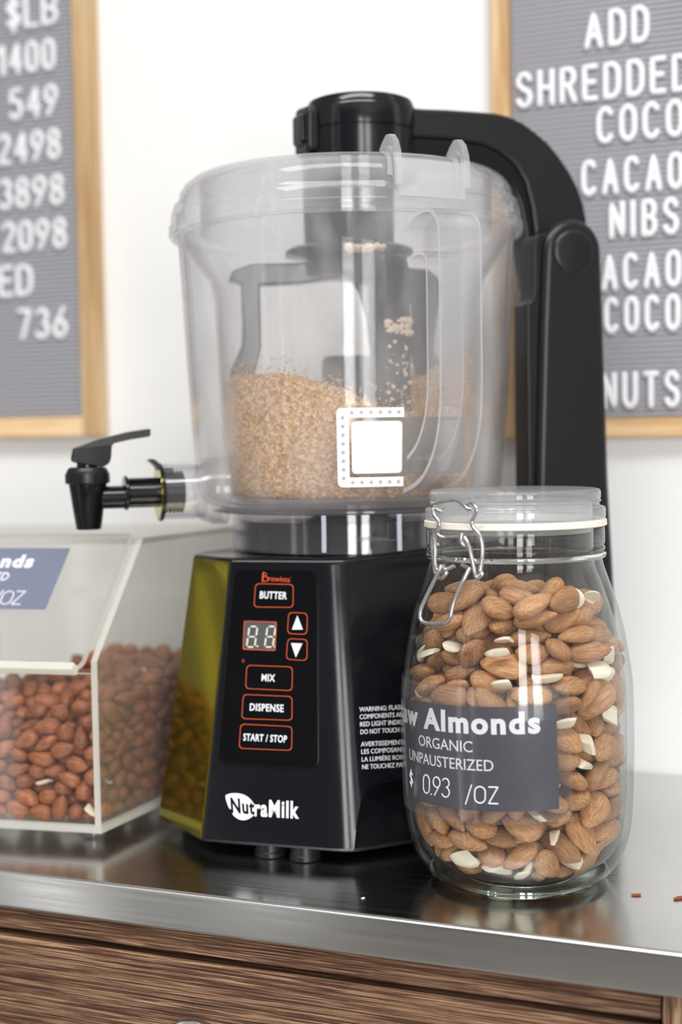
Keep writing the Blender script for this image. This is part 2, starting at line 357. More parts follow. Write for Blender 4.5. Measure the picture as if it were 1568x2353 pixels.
def almond_mat(name, c1, c2, c3, dusty):
    m = mat(name, c2, .5); n, l, b = nodes(m)
    at = n.new('ShaderNodeAttribute'); at.attribute_name = 'aco'
    mpn = n.new('ShaderNodeMapping'); l.new(at.outputs['Vector'], mpn.inputs[0]); mpn.inputs['Scale'].default_value = (130, 1100, 1100)
    oi = n.new('ShaderNodeObjectInfo'); cmb = n.new('ShaderNodeMath'); cmb.operation = 'MULTIPLY'; cmb.inputs[1].default_value = 50; l.new(oi.outputs['Random'], cmb.inputs[0])
    l.new(cmb.outputs[0], mpn.inputs['Location'])
    t = n.new('ShaderNodeTexNoise'); l.new(mpn.outputs[0], t.inputs['Vector']); t.inputs['Scale'].default_value = 1; t.inputs['Detail'].default_value = 4
    r = ramp(n, l, t.outputs['Fac'], [(.28, c1), (.52, c2), (.75, c3)])
    at2 = n.new('ShaderNodeAttribute'); at2.attribute_name = 'tone'
    ad = n.new('ShaderNodeMath'); ad.operation = 'ADD'; l.new(oi.outputs['Random'], ad.inputs[0]); l.new(at2.outputs['Fac'], ad.inputs[1])
    fr = n.new('ShaderNodeMath'); fr.operation = 'FRACT'; l.new(ad.outputs[0], fr.inputs[0])
    r2 = ramp(n, l, fr.outputs[0], [(0, (.72, .68, .66, 1)), (.5, (1, 1, 1, 1)), (1, (1.16, 1.15, 1.12, 1))])
    mx = n.new('ShaderNodeMix'); mx.data_type = 'RGBA'; mx.blend_type = 'MULTIPLY'; mx.inputs['Factor'].default_value = 1
    l.new(r.outputs[0], mx.inputs['A']); l.new(r2.outputs[0], mx.inputs['B']); l.new(mx.outputs['Result'], b.inputs['Base Color'])
    bump(n, l, b, t.outputs['Fac'], .35, .0003); b.inputs['Roughness'].default_value = dusty
    return m
M_alm = almond_mat('raw_almond_skin', srgb(150, 102, 64), srgb(182, 134, 92), srgb(204, 160, 118), .68)
M_roast = almond_mat('roasted_almond_skin', srgb(118, 62, 36), srgb(162, 94, 58), srgb(188, 124, 82), .45)
M_pale = mat('almond_flesh', srgb(250, 240, 216), .5)
n, l, b = nodes(M_pale); t = noise(n, l, 300, 3); bump(n, l, b, t.outputs['Fac'], .2, .0004)
M_meal = mat('ground_nut_meal', srgb(206, 158, 108), .8)
n, l, b = nodes(M_meal); tc = n.new('ShaderNodeTexCoord'); vo = n.new('ShaderNodeTexVoronoi'); l.new(tc.outputs['Object'], vo.inputs['Vector']); vo.inputs['Scale'].default_value = 650
sp = n.new('ShaderNodeSeparateColor'); l.new(vo.outputs['Color'], sp.inputs[0])
r = ramp(n, l, sp.outputs[0], [(.0, srgb(158, 106, 56)), (.35, srgb(200, 150, 92)), (.7, srgb(222, 180, 124)), (1, srgb(246, 218, 172))]); l.new(r.outputs[0], b.inputs['Base Color'])
bump(n, l, b, vo.outputs['Distance'], .7, .0012)
M_paste = mat('pale_nut_paste', srgb(226, 206, 180), .7)
# ------------------------------------------------------------------ the room
def struct(name, vf, mat_): return tag(mesh_obj(name, vf[0], vf[1], mat_), kind='structure')
S0, S1, T1 = ROOM_S0, ROOM_S1, ROOM_T
struct('wall_back', box_vf(CW, S0-.1, S1+.1, -.12, 0, ZF, ZC), M_wall)
lt = [0]
for wt, ww in SIDEWIN: lt += [wt-ww/2, wt+ww/2]
lt.append(T1)
lp_ = [box_vf(CW, S0-.1, S0, lt[i], lt[i+1], ZF, ZC) for i in range(0, len(lt), 2)]
for wt, ww in SIDEWIN: lp_ += [box_vf(CW, S0-.1, S0, wt-ww/2, wt+ww/2, ZF, -.80), box_vf(CW, S0-.1, S0, wt-ww/2, wt+ww/2, 1.30, ZC)]
struct('wall_left', join(*lp_), M_yellow)
struct('wall_right', box_vf(CW, S1, S1+.1, 0, T1, ZF, ZC), M_yellow)
struct('floor', box_vf(CW, S0-.1, S1+.1, -.12, T1+.15, ZF-.1, ZF), M_floor)
struct('ceiling', box_vf(CW, S0-.1, S1+.1, -.12, T1+.15, ZC, ZC+.1), M_ceil)
edges = [S0-.1]
for ws, ww in WIN: edges += [ws-ww/2, ws+ww/2]
edges.append(S1+.1); pieces = []
for i in range(0, len(edges), 2): pieces.append(box_vf(CW, edges[i], edges[i+1], T1, T1+.15, ZF, ZC))
for ws, ww in WIN:
    pieces.append(box_vf(CW, ws-ww/2, ws+ww/2, T1, T1+.15, ZF, -.33)); pieces.append(box_vf(CW, ws-ww/2, ws+ww/2, T1, T1+.15, 1.37, ZC))
struct('wall_front', join(*pieces), M_yellow)
for i, (ws, ww) in enumerate(WIN):
    fr = [box_vf(CW, ws-ww/2, ws-ww/2+.04, T1+.02, T1+.08, -.33, 1.37), box_vf(CW, ws+ww/2-.04, ws+ww/2, T1+.02, T1+.08, -.33, 1.37),
          box_vf(CW, ws-ww/2+.04, ws+ww/2-.04, T1+.02, T1+.08, -.33, -.29), box_vf(CW, ws-ww/2+.04, ws+ww/2-.04, T1+.02, T1+.08, 1.33, 1.37)]
    struct('window_%d' % (i+1), join(*fr), M_winframe)

# ------------------------------------------------------------------ counter and cabinet
CT = .335
ct = thing('countertop', 'brushed stainless steel countertop with a folded front edge', 'countertop', CW(.4, CT, -.0215), ROT_W)
o = mesh_obj('steel_slab', *box_vf(CW, S0, 1.35, .001, CT, -.0215, 0), M_steel, ct); bevel(o, .0024, 4)
cab = thing('cabinet', 'brown wire-brushed wooden drawer cabinet under the steel countertop', 'cabinet', CW(.4, CT-.02, ZF), ROT_W)
CF = CT-.006
sx, _ = wp(1521, 2320, CF)
mesh_obj('carcass', *box_vf(CW, S0, 1.35, .002, CF-.02, ZF, -.0215), M_gap, cab)
o = mesh_obj('top_rail', *box_vf(CW, S0, sx-.0006, CF-.02, CF, -.0345, -.0216), M_cab, cab); bevel(o, .0006, 2)
o = mesh_obj('stile', *box_vf(CW, sx+.0004, sx+.06, CF-.02, CF, ZF, -.0216), M_cabv, cab); bevel(o, .0006, 2)
o = mesh_obj('top_rail', *box_vf(CW, sx+.0608, 1.35, CF-.02, CF, -.0345, -.0216), M_cab, cab); bevel(o, .0006, 2)
dr = mesh_obj('drawer_front', *box_vf(CW, S0+.02, sx-.0016, CF-.018, CF+.001, -.26, -.0385), M_cab, cab); bevel(dr, .0022, 3)
mesh_obj('lower_door', *box_vf(CW, S0+.02, sx-.0016, CF-.018, CF+.001, ZF+.08, -.264), M_cab, cab)
mesh_obj('lower_door', *box_vf(CW, sx+.062, 1.34, CF-.018, CF+.001, ZF+.08, -.0385), M_cab, cab)
ks, kz = wp(447, 2338, CF+.02)
kc = CW(ks, CF+.001, kz-.0165)
o = mesh_obj('knob', *lathe_vf([(.006, 0), (.006, .010), (.013, .014), (.0165, .0185), (.0168, .021), (.0160, .0232), (.0125, .0242), (0, .0245)], kc, 64, x=WV, y=Vector((0, 0, 1)), z=NV), M_knob, dr, 40)
o['label'] = 'round brushed chrome knob'
# crumbs on the steel
for i, (px, py, sz) in enumerate([(1463, 2058, .0016), (1561, 2066, .0019), (835, 2064, .0007)]):
    p = atZ(px, py, 0); vs = []
    cr = thing('nut_crumb', ['small brown nut crumb on the steel right of the jar', 'brown nut crumb at the right picture edge on the steel', 'tiny pale crumb in front of the black machine'][i], 'crumb', p, .3*i)
    me = bpy.data.meshes.new('crumb'); bm = bmesh.new(); bmesh.ops.create_icosphere(bm, subdivisions=2, radius=sz)
    for v in bm.verts: v.co = Vector((v.co.x*1.6, v.co.y*.6, v.co.z*.35+sz*.3))*(1+.25*random.random())
    bm.to_mesh(me); bm.free(); me.materials.append(M_crumb if i < 2 else M_pale); o = bpy.data.objects.new('crumb_body', me); COL.objects.link(o); o.parent = cr

# ------------------------------------------------------------------ letter boards
def board(name, label, s0, s1, z0, z1, fw, th, rows, group):
    bt = thing(name, label, 'letter board', CW((s0+s1)/2, 0, z0), ROT_W)
    fo = th
    for nm, a in (('frame_side', (s0, s0+fw, z0, z1)), ('frame_side', (s1-fw, s1, z0, z1))):
        o = mesh_obj(nm, *box_vf(CW, a[0], a[1], .0005, fo, a[2], a[3]), M_oakv, bt); bevel(o, .0008, 2)
    for a in ((s0+fw+.0001, s1-fw-.0001, z0, z0+fw), (s0+fw+.0001, s1-fw-.0001, z1-fw, z1)):
        o = mesh_obj('frame_rail', *box_vf(CW, a[0], a[1], .0005, fo, a[2], a[3]), M_oakh, bt); bevel(o, .0008, 2)
    # ribbed felt insert
    a, b_, c, d = s0+fw+.0002, s1-fw-.0002, z0+fw+.0002, z1-fw-.0002
    pitch = .0036; prof = []; z = c; f0 = fo*.55
    while z < d-pitch:
        prof += [(f0-.0015, z), (f0-.0015, z+.0007), (f0-.0002, z+.0009), (f0, z+.0013), (f0, z+pitch-.0006), (f0-.0002, z+pitch-.0002)]; z += pitch
    prof += [(f0-.0015, z), (.001, z), (.001, c)]
    vs, fs = prism(lambda t, z, s: CW(s, t, z), prof, a, b_)
    mesh_obj('felt_panel', vs, fs, M_felt, bt)
    for (txt, p0, p1, ht) in rows:                    # p0 / p1: foot of the first letter's left, last letter's right side in the picture
        ta, za = wp(*p0, f0+.002); tb, zb = wp(*p1, f0+.002); zz = (za+zb)/2
        wsum = sum(G[c][0] for c in txt); gap = .0
        H = ht; r = .0022
        n = len(txt); gap = 2*r+.10*H; kx = ((tb-ta)-2*r-gap*(n-1))/(wsum*H)
        s = ta+r
        for ch in txt:
            gv = glyph_vf(ch, lambda x, y, s=s: CW(s+x*H*kx, f0+.0012, zz+r+y*(H-2*r)), r, NV, 8)
            mesh_obj('letter', *gv, M_letter, bt, 60)
            s += G[ch][0]*H*kx+gap
    return bt
f_r = .010
sr0, _ = wp(1129, 120, .012); _, zr0 = wp(1450, 1004, .012)
rowsR = [('ADD', (1341, 112), (1494, 103), .0258), ('SHREDDED', (1184, 251), (1588, 212), .0258), ('COCO', (1369, 331), (1574, 318), .0258),
         ('CACAO', (1334, 454), (1574, 436), .0258), ('NIBS', (1398, 551), (1562, 540), .0258), ('CACAO', (1334, 671), (1568, 663), .0258),
         ('COCO', (1386, 768), (1566, 763), .0258), ('NUTS', (1380, 941), (1564, 939), .0258)]
board('letter_board', 'grey felt letter board reading ADD SHREDDED COCO in a light oak frame', sr0, sr0+.42, zr0, zr0+.62, .0128, .013, rowsR, None)
sl1, _ = wp(208, 200, .014); _, zl0 = wp(80, 1004, .014)
rowsL = [('$LB', (13, 68), (134, 62), .0262), ('1400', (-6, 176), (128, 165), .0262), ('549', (20, 277), (134, 270), .0262),
         ('2498', (-6, 379), (140, 372), .0262), ('3898', (-4, 483), (148, 476), .0262), ('2098', (4, 583), (154, 574), .0262),
         ('ED', (-4, 684), (76, 683), .0262), ('736', (40, 785), (156, 778), .0262)]
board('letter_board', 'grey felt letter board with number rows 1400 549 736 in a light oak frame', sl1-.46, sl1, zl0, zl0+.62, .0155, .015, rowsL, None)

# ------------------------------------------------------------------ the grinder
mc = thing('nut_milk_grinder', 'black countertop nut milk grinder with clear bowl, spout and hinged arm', 'grinder', C0, TH)
def lerp(a, b, t): return a+(b-a)*t
PB = [(-.1265, -.0063), (-.1120, -.0655), (-.0389, -.1157), (.10, -.094), (.157, -.062), (.157, .040), (.09, .058), (-.03, .070), (-.075, .045), (-.1180, .008)]
PT = [(-.1018, -.0055), (-.0882, -.0462), (-.0338, -.0785), (.10, -.067), (.152, -.054), (.152, .036), (.09, .05), (-.026, .060), (-.062, .040), (-.095, .010)]
RB = [.004, .005, .034, .05, .03, .01, .03, .03, .01, .01]
def ring(t, inset, z):
    poly = [(lerp(a[0], b_[0], t), lerp(a[1], b_[1], t)) for a, b_ in zip(PB, PT)]
    cx, cy = .02, -.01
    q = []
    for p in poly:
        v = Vector((p[0]-cx, p[1]-cy)); L = v.length; v *= (L-inset)/L; q.append((v.x+cx, v.y+cy))
    q = fillet(q, [r*(1-.25*t) for r in RB], 8)
    return [MW(a, b_, (z if not callable(z) else z(a, b_))) for a, b_ in q]
ZB, ZT = .0078, .166
def ztop(dz):
    return lambda a, b_: ZT+dz+max(0, min(1, (a+.03)/.10))**1.5*.007
RN = []
for t, ins, z in [(0, .0025, ZB-.0), (0, .0006, ZB+.0006), (0, 0, ZB+.002)]: RN.append(ring(t, ins, z))
for k in range(1, 12): tt = k/12; RN.append(ring(tt, 0, lambda a, b_, tt=tt: lerp(ZB, ztop(-.004)(a, b_), tt)))
for ins, dz in [(0, -.004), (.0004, -.0022), (.0013, -.0009), (.0028, -.0002), (.0045, 0)]: RN.append(ring(1, ins, ztop(dz)))
n = len(RN[0]); vs = [p for r_ in RN for p in r_]; fs = [tuple(range(n))[::-1]]
for i in range(len(RN)-1):
    for j in range(n): k = (j+1) % n; fs.append((i*n+j, i*n+k, (i+1)*n+k, (i+1)*n+j))
fs.append(tuple(range((len(RN)-1)*n, len(RN)*n)))
shell = mesh_obj('base_shell', vs, fs, M_black, mc, 50)
# arched recess low on the side
arch = [mp(808, 1990, -.114), mp(814, 1955, -.114), mp(822, 1895, -.112), mp(832, 1850, -.111), mp(845, 1822, -.110), mp(862, 1808, -.109), mp(885, 1803, -.109), mp(1010, 1800, -.109), mp(1200, 1800, -.11), mp(1215, 1990, -.11)]
def fb(z): return -.1157+.235*(z-.0078)
def cutv(a, z, c): return MW(a, (-.17 if c == 0 else fb(z)+.0075+.156*max(0, a+.0389)), z)
cut_vs, cut_fs = prism(cutv, arch, 0, 1)
tmp = mesh_obj('cutter', cut_vs, cut_fs, M_blacksat, mc)
bo = shell.modifiers.new('arch', 'BOOLEAN'); bo.operation = 'DIFFERENCE'; bo.object = tmp; bo.solver = 'EXACT'
bpy.context.view_layer.update()
me2 = bpy.data.meshes.new_from_object(shell.evaluated_get(bpy.context.evaluated_depsgraph_get()))
shell.modifiers.clear(); shell.data = me2; bpy.data.objects.remove(tmp)
me2.polygons.foreach_set('use_smooth', [True]*len(me2.polygons)); me2.set_sharp_from_angle(angle=radians(32))
me2.materials.append(M_olive)
for p in me2.polygons:
    nw = p.normal; cz = p.center
    if nw.x < -.80 and cz.x < -.085 and abs(nw.z) < .4 and nw.y < .1: p.material_index = 1
# underside tray and feet
poly = fillet([(p[0]*.90, p[1]*.88) for p in PB], .02, 6)
mesh_obj('underside_tray', *prism(lambda a, b_, z: MW(a, b_, z), poly, (.004), ZB+.001), M_dark, mc)
for (px, py) in [(622, 1972), (702, 1981), (1010, 1905), (560, 1870)]:
    p = atZ(px, py-8, 0)
    mesh_obj('foot', *lathe_vf([(0, 0), (.0082, 0), (.0090, .0006), (.0090, .003), (.0084, .0036), (.0084, .0085), (0, .0085)], p, 32), M_foot, mc, 40)
# --- front panel plane
PLb, PRb, PLt, PRt = MW(-.1120, -.0655, .0078), MW(-.0389, -.1157, .0078), MW(-.0882, -.0462, .162), MW(-.0338, -.0785, .162)
pn = (PRb-PLb).cross(PLt-PLb).normalized()
if pn.y > 0: pn = -pn
pn = ((PRb-PLb).cross(PLt-PLb).normalized()+(PRt-PLt).cross(PRt-PRb).normalized()).normalized()
if pn.y > 0: pn = -pn
q0 = (PLb+PRb+PLt+PRt)/4
def pan(px, py, h=0.0): return onp(px, py, q0, pn)+pn*h
def quadmap(c, h0):                                   # c: pixel corners (top-left, top-right, bottom-right, bottom-left)
    P = [pan(*q) for q in c]
    def f(u, v, h=0.0): return (P[3]*(1-u)+P[2]*u)*(1-v)+(P[0]*(1-u)+P[1]*u)*v+pn*(h0+h)
    return f
def rr_uv(f, rad, seg=6):                             # rounded rectangle in a quad map: outline in (u, v) with true-size corners
    wd = (f(1, .5)-f(0, .5)).length; hg = (f(.5, 1)-f(.5, 0)).length
    return [(x/wd, y/hg) for x, y in fillet([(0, 0), (wd, 0), (wd, hg), (0, hg)], rad, seg)]
def plate(name, f, rad, th, mat_, parent, bev=0):
    uv = rr_uv(f, rad); vs, fs = prism(lambda u, v, c: f(u, v, c), uv, -.0005, th)
    o = mesh_obj(name, vs, fs, mat_, parent, 40)
    if bev: bevel(o, bev, 2)
    return o
def outline(name, f, rad, wdt, th, mat_, parent):
    uv = rr_uv(f, rad, 8); wd = (f(1, .5)-f(0, .5)).length; hg = (f(.5, 1)-f(.5, 0)).length
    n = len(uv); inn = [((u-.5)*(wd-2*wdt)/wd+.5, (v-.5)*(hg-2*wdt)/hg+.5) for u, v in uv]
    vs = [f(u, v, 0) for u, v in uv]+[f(u, v, th) for u, v in uv]+[f(u, v, 0) for u, v in inn]+[f(u, v, th) for u, v in inn]
    fs = []
    for i in range(n):
        k = (i+1) % n; fs += [(i, k, n+k, n+i), (n+i, n+k, 3*n+k, 3*n+i), (3*n+i, 3*n+k, 2*n+k, 2*n+i), (2*n+i, 2*n+k, k, i)]
    return mesh_obj(name, vs, fs, mat_, parent)
H0 = .0004
fp = quadmap([(540, 1310), (729, 1313), (731, 1766), (502, 1751)], H0)
cp = plate('control_panel', fp, .0055, .0006, M_panel, mc)
outline('panel_rim', quadmap([(538.5, 1308.5), (730.5, 1311.5), (732.5, 1768), (500, 1752.5)], H0), .0058, .0005, .0011, M_black, cp)
def tq(c, h): f = quadmap(c, H0+h); return lambda u, v, t: f(u, v, t)
HP = .0007
buttons = [('BUTTER', [(589, 1341), (677, 1343), (676, 1397), (585, 1396)], [(600, 1359), (662, 1361), (661, 1378), (599, 1376)]),
           ('MIX', [(569, 1528), (675, 1532), (674, 1588), (566, 1583)], [(604, 1549), (635, 1550), (634, 1567), (603, 1565)]),
           ('DISPENSE', [(561, 1595), (674, 1600), (674, 1656), (557, 1652)], [(577, 1616), (654, 1619), (654, 1637), (576, 1633)]),
           ('START / STOP', [(555, 1663), (674, 1669), (673, 1725), (551, 1720)], [(562, 1685), (662, 1690), (661, 1707), (561, 1702)])]
for s_, c, tcn in buttons:
    bt = plate('button', quadmap(c, H0+HP-.0003), .0026, .0006, M_panel, mc, .0002); bt['label'] = 'button reading '+s_
    outline('button_outline', quadmap(c, H0+HP+.0002), .0026, .00035, .0003, M_orange, bt)
    text_obj('lettering', s_, tq(tcn, HP+.0003), .0002, M_white, bt, .022)
for k, (c, tri) in enumerate([([(665, 1407), (709, 1409), (708, 1459), (662, 1457)], [(685.5, 1415), (698, 1447), (673, 1447)]),
                              ([(663, 1467), (709, 1469), (708, 1519), (659, 1516)], [(671, 1478), (697, 1479), (682, 1511)])]):
    bt = plate('button', quadmap(c, H0+HP-.0003), .0026, .0006, M_panel, mc, .0002); bt['label'] = ['button with white up triangle', 'button with white down triangle'][k]
    outline('button_outline', quadmap(c, H0+HP+.0002), .0028, .00035, .0003, M_orange, bt)
    P = [pan(*q) for q in tri]; vs = [p+pn*(H0+HP+.0003) for p in P]+[p+pn*(H0+HP+.0005) for p in P]
    mesh_obj('arrow_mark', vs, [(0, 1, 2), (3, 4, 5), (0, 1, 4, 3), (1, 2, 5, 4), (2, 0, 3, 5)], M_white, bt)
cD = [(563, 1427), (638, 1429), (635, 1496), (560, 1493)]
dd = plate('display', quadmap(cD, H0+HP-.0003), .0008, .0005, M_disp, mc)
outline('display_outline', quadmap(cD, H0+HP+.0001), .0010, .0004, .0004, M_orange, dd)
def seg7(cx0, cy0, wq, hq):                           # slanted seven-segment digit; pixel box, drawn on the panel plane
    sl = -.16; out = []
    def P(x, y): return pan(cx0+x*wq+sl*(y-.0)*hq*.9, cy0+y*hq+.03*x*wq, H0+HP+.0004)
    tk = 3.6
    def bar(x0, y0, x1, y1):
        a = Vector((cx0+x0*wq+sl*y0*hq*.9, cy0+y0*hq)); b_ = Vector((cx0+x1*wq+sl*y1*hq*.9, cy0+y1*hq)); d = (b_-a); L = d.length; d.normalize(); nn = Vector((-d.y, d.x))
        a = a+d*2.3; b_ = b_-d*2.3
        pts = [a, a+d*1.6+nn*tk/2, b_-d*1.6+nn*tk/2, b_, b_-d*1.6-nn*tk/2, a+d*1.6-nn*tk/2]
        vs = [pan(p.x, p.y, H0+HP+.0001) for p in pts]+[pan(p.x, p.y, H0+HP+.0004) for p in pts]
        out.append((vs, [tuple(range(6)), tuple(range(6, 12))]+[(i, (i+1) % 6, 6+(i+1) % 6, 6+i) for i in range(6)]))
    for q in [(0, 0, 1, 0), (0, .5, 1, .5), (0, 1, 1, 1), (0, 0, 0, .5), (1, 0, 1, .5), (0, .5, 0, 1), (1, .5, 1, 1)]: bar(*q)
    return out
for cx0 in (575.5, 617):
    for sg in seg7(cx0, 1440, 18.5, 47): mesh_obj('segment', *sg, M_seg, dd)
for (px, py) in ((593.5, 1485), (633.0, 1486)):
    c = pan(px, py, H0+HP); ex = (PRb-PLb).normalized(); ey = pn.cross(ex)
    mesh_obj('segment', *lathe_vf([(.00055, 0), (.00055, .0004), (0, .0004)], c, 16, x=ex, y=ey, z=pn), M_seg, dd)
c = pan(560, 1519, H0+.0005); mesh_obj('indicator_lamp', *lathe_vf([(.0011, 0), (.001, .0003), (0, .0006)], c, 20, x=ex, y=ey, z=pn), M_led, cp, 60)
# brand over the first button and on the shell
text_obj('lettering', 'rewista', tq([(619, 1324), (668, 1327), (668, 1338), (618, 1336)], .0006), .0002, M_orange, cp, .0)
vsB = []
def Bf(x, y): return pan(606+x*13.5+(1-y)*(-1.5), 1336.5-y*21, H0+.0008)
gB = [tube_vf([Bf(0, 0), Bf(.0, .5), Bf(.06, 1)], .00032, 6, flat=pn), tube_vf([Bf(.12, 0), Bf(.12, .5), Bf(.14, .95)], .00022, 6, flat=pn),
      tube_vf([Bf(*p) for p in [(.05, 1), (.4, .93), (.72, .78), (.45, .62), (.25, .55)]], .00022, 6, flat=pn),
      tube_vf([Bf(*p) for p in [(.25, .55), (.6, .55), (.9, .38), (.95, .2), (.75, .04), (.4, 0), (0, 0)]], .00030, 6, flat=pn)]
mesh_obj('lettering', *join(*gB), M_orange, cp)
text_obj('trademark', 'o', tq([(669.5, 1326.5), (671.5, 1326.5), (671.5, 1329), (669.5, 1329)], .0006), .0001, M_orange, cp)
# brand mark: pale almond shape with dark and white letters
lp = [(519, 1829), (528, 1824), (541, 1822.5), (556, 1824.5), (568, 1830), (577, 1838), (584, 1848), (585.5, 1862), (583, 1873), (575, 1880), (563, 1884.5), (551, 1883), (541, 1877), (534.5, 1869), (533.8, 1861), (528.5, 1858), (523.5, 1848)]
lp = [tuple(v.xy) for v in smooth_path([(x, y, 0) for x, y in lp], 4, True)]
lm = mesh_obj('brand_mark', *prism(lambda x, y, c: pan(x, y, c), lp, -.0002, H0), M_white, mc)
text_obj('lettering', 'Nut', tq([(530, 1832), (585, 1839), (586.5, 1872), (533, 1868)], .0001), .0002, M_black, lm, .03)
text_obj('lettering', 'raMilk', tq([(586, 1836), (688, 1841), (688, 1882), (585, 1876)], -.0001), .0002, M_white, lm, .032)
# warning text on the side: parallel to the machine's axis
W1 = ['WARNING: FLASHING OR STEADY', 'COMPONENTS ARE HOT WHEN THE', 'RED LIGHT INDICATES OVERHEAT', 'DO NOT TOUCH BLADES OR BASE']
W2 = ['AVERTISSEMENT: LORSQUE', 'LES COMPOSANTS SONT CHAUDS', 'LA LUMIÈRE ROUGE INDIQUE', 'NE TOUCHEZ PAS LA BASE']
vis = [('WARNING: FLASHI', 1625), ('COMPONENTS ARE', 1642), ('RED LIGHT INDICA', 1659), ('DO NOT TOUCH BA', 1676.5), ('AVERTISSEMENT: L', 1705), ('LES COMPOSANTS', 1722), ('LA LUMIÈRE ROUG', 1739.5), ('NE TOUCHEZ PAS L', 1757)]
sA, sB, sC = MW(-.02, -.1127, ZB), MW(.08, -.0971, ZB), MW(-.02, -.0773, ZT-.004)
sn = (sB-sA).cross(sC-sA).normalized()
if sn.y > 0: sn = -sn
def sid(px, py, h=0): return onp(px, py, sA, sn)+sn*h
from mathutils.bvhtree import BVHTree
tree = BVHTree.FromPolygons([BASE[mc.name] @ v.co for v in shell.data.vertices], [tuple(p.vertices) for p in shell.data.polygons])
def lay(P, h):                                        # print lies on the shell's real surface
    hit = tree.ray_cast(P+sn*.02, -sn, .05)[0]
    return (hit if hit is not None else P)+sn*h
for k, (s_, y) in enumerate(vis):
    x0 = 826+k*.95; wd = [103, 102, 104, 105, 108, 103, 104, 105][k]
    V, Fs, asp = text_vf(s_, .0)
    yb = y+10.8
    if 'È' in s_: c = [(x0, y-2.5), (x0+wd, y-8.5), (x0+wd, yb-6.0), (x0, yb)]
    else: c = [(x0, y), (x0+wd, y-6.0), (x0+wd, yb-6.0), (x0, yb)]
    P = [sid(*q) for q in c]
    def f(u, v, t): return lay((P[3]*(1-u)+P[2]*u)*(1-v)+(P[0]*(1-u)+P[1]*u)*v, .00012+t)
    mesh_obj('lettering', [f(v[0], v[1], v[2]*.0002) for v in V], Fs, M_white, shell)

# --- column, arm, hub
def slab(name, pts, b0, b1, mat_, parent, bw=.003, rad=0, seg=5):
    pts = fillet(pts, rad, seg) if rad else pts
    o = mesh_obj(name, *prism(lambda a, z, b_: MW(a, b_, z), pts, b0, b1), mat_, parent); bevel(o, bw, 4, 30); return o
cc = (.1306, .3465); rc = .0196
capc = [(cc[0]+rc*cos(radians(a)), cc[1]+rc*sin(radians(a))) for a in range(0, 181, 12)]
slab('column', [(.1625, .004), (.1588, .124), (.1545, .206), (.1515, .30)]+capc+[(.1085, .30), (.1050, .205), (.1035, .16), (.1035, .004)], -.050, -.0235, M_blacksat, mc, .005)
mesh_obj('hinge_cap', *lathe_vf([(.0136, -.0005), (.0136, .0005), (.0130, .0011), (.0110, .0014), (0, .0015)], MW(cc[0], -.050, cc[1]-.001), 48, x=UA, y=Vector((0, 0, 1)), z=-VA), M_blacksat, mc, 40)
slab('column_spine', [(.114, .02), (.1015, .02), (.1015, .3145), (.1040, .3155), (.1056, .3185), (.1063, .325), (.1066, .350), (.1080, .3555), (.110, .357), (.116, .357)], -.044, -.024, M_blacksat, mc, .0015)
slab('column_foot', [(.1625, .0), (.1625, .006), (.075, .006), (.075, .0)], -.046, .028, M_dark, mc, .001)
armO = [(.030, .4345), (.0444, .4342), (.060, .4345), (.0774, .4343), (.092, .4340), (.1007, .4325), (.110, .4292), (.1184, .4240), (.1280, .4170), (.1362, .4080), (.1430, .3990), (.1482, .3900), (.1520, .3800), (.1541, .3700), (.1535, .358), (.146, .345), (.134, .338), (.122, .337),
        (.1190, .3432), (.1172, .360), (.1150, .377), (.1108, .392), (.1040, .4025), (.0940, .4098), (.0829, .4140), (.064, .4160), (.047, .4163), (.030, .4163)]
slab('arm_cover', armO, -.0225, .002, M_blacksat, mc, .0028)
armI = [(.030, .4165), (.047, .4165), (.064, .4162), (.0829, .4142), (.0940, .4100), (.1040, .4027), (.1108, .3922), (.1150, .3772), (.1172, .360), (.1190, .3432), (.1186, .330), (.1170, .3262), (.1150, .330),
        (.1128, .345), (.1115, .362), (.1085, .378), (.1030, .3895), (.0940, .3965), (.080, .400), (.030, .400)]
slab('arm_lining', armI, -.0212, .0005, M_black, mc, .0015)
HC = MW(.0105, 0, 0)
hub = mesh_obj('hub_cap', *lathe_vf([(0, .392), (.0340, .392), (.0348, .3935), (.0352, .4204), (.0346, .4208), (.0346, .4214), (.0354, .4218), (.0356, .4330), (.0350, .4345), (.0336, .4352), (.0332, .4375), (.0322, .4398), (.0300, .4408), (0, .4412)], HC, 96), M_black, mc, 35)
# release latch on the hub
lc = atY(713, 292, .842); lz = Vector((-.93, -.37, 0)).normalized(); lx = Vector((0, 0, 1)).cross(lz)
poly = fillet([(-.0125, -.0150), (.0115, -.0150), (.0125, .0125), (-.0100, .0150)], .005, 6)
o = mesh_obj('latch', *prism(lambda p, q, c: HC+lz*(.028+c)+lx*p+Vector((0, 0, .4215+q)), poly, 0, .0115), M_blacksat, mc); bevel(o, .0025, 4)
poly = fillet([(-.0080, -.0080), (.0080, -.0080), (.0080, .0100), (-.0080, .0100)], .003, 6)
o = mesh_obj('latch_button', *prism(lambda p, q, c: HC+lz*(.0385+c)+lx*p+Vector((0, 0, .4205+q)), poly, 0, .0035), M_black, o); bevel(o, .0012, 3)

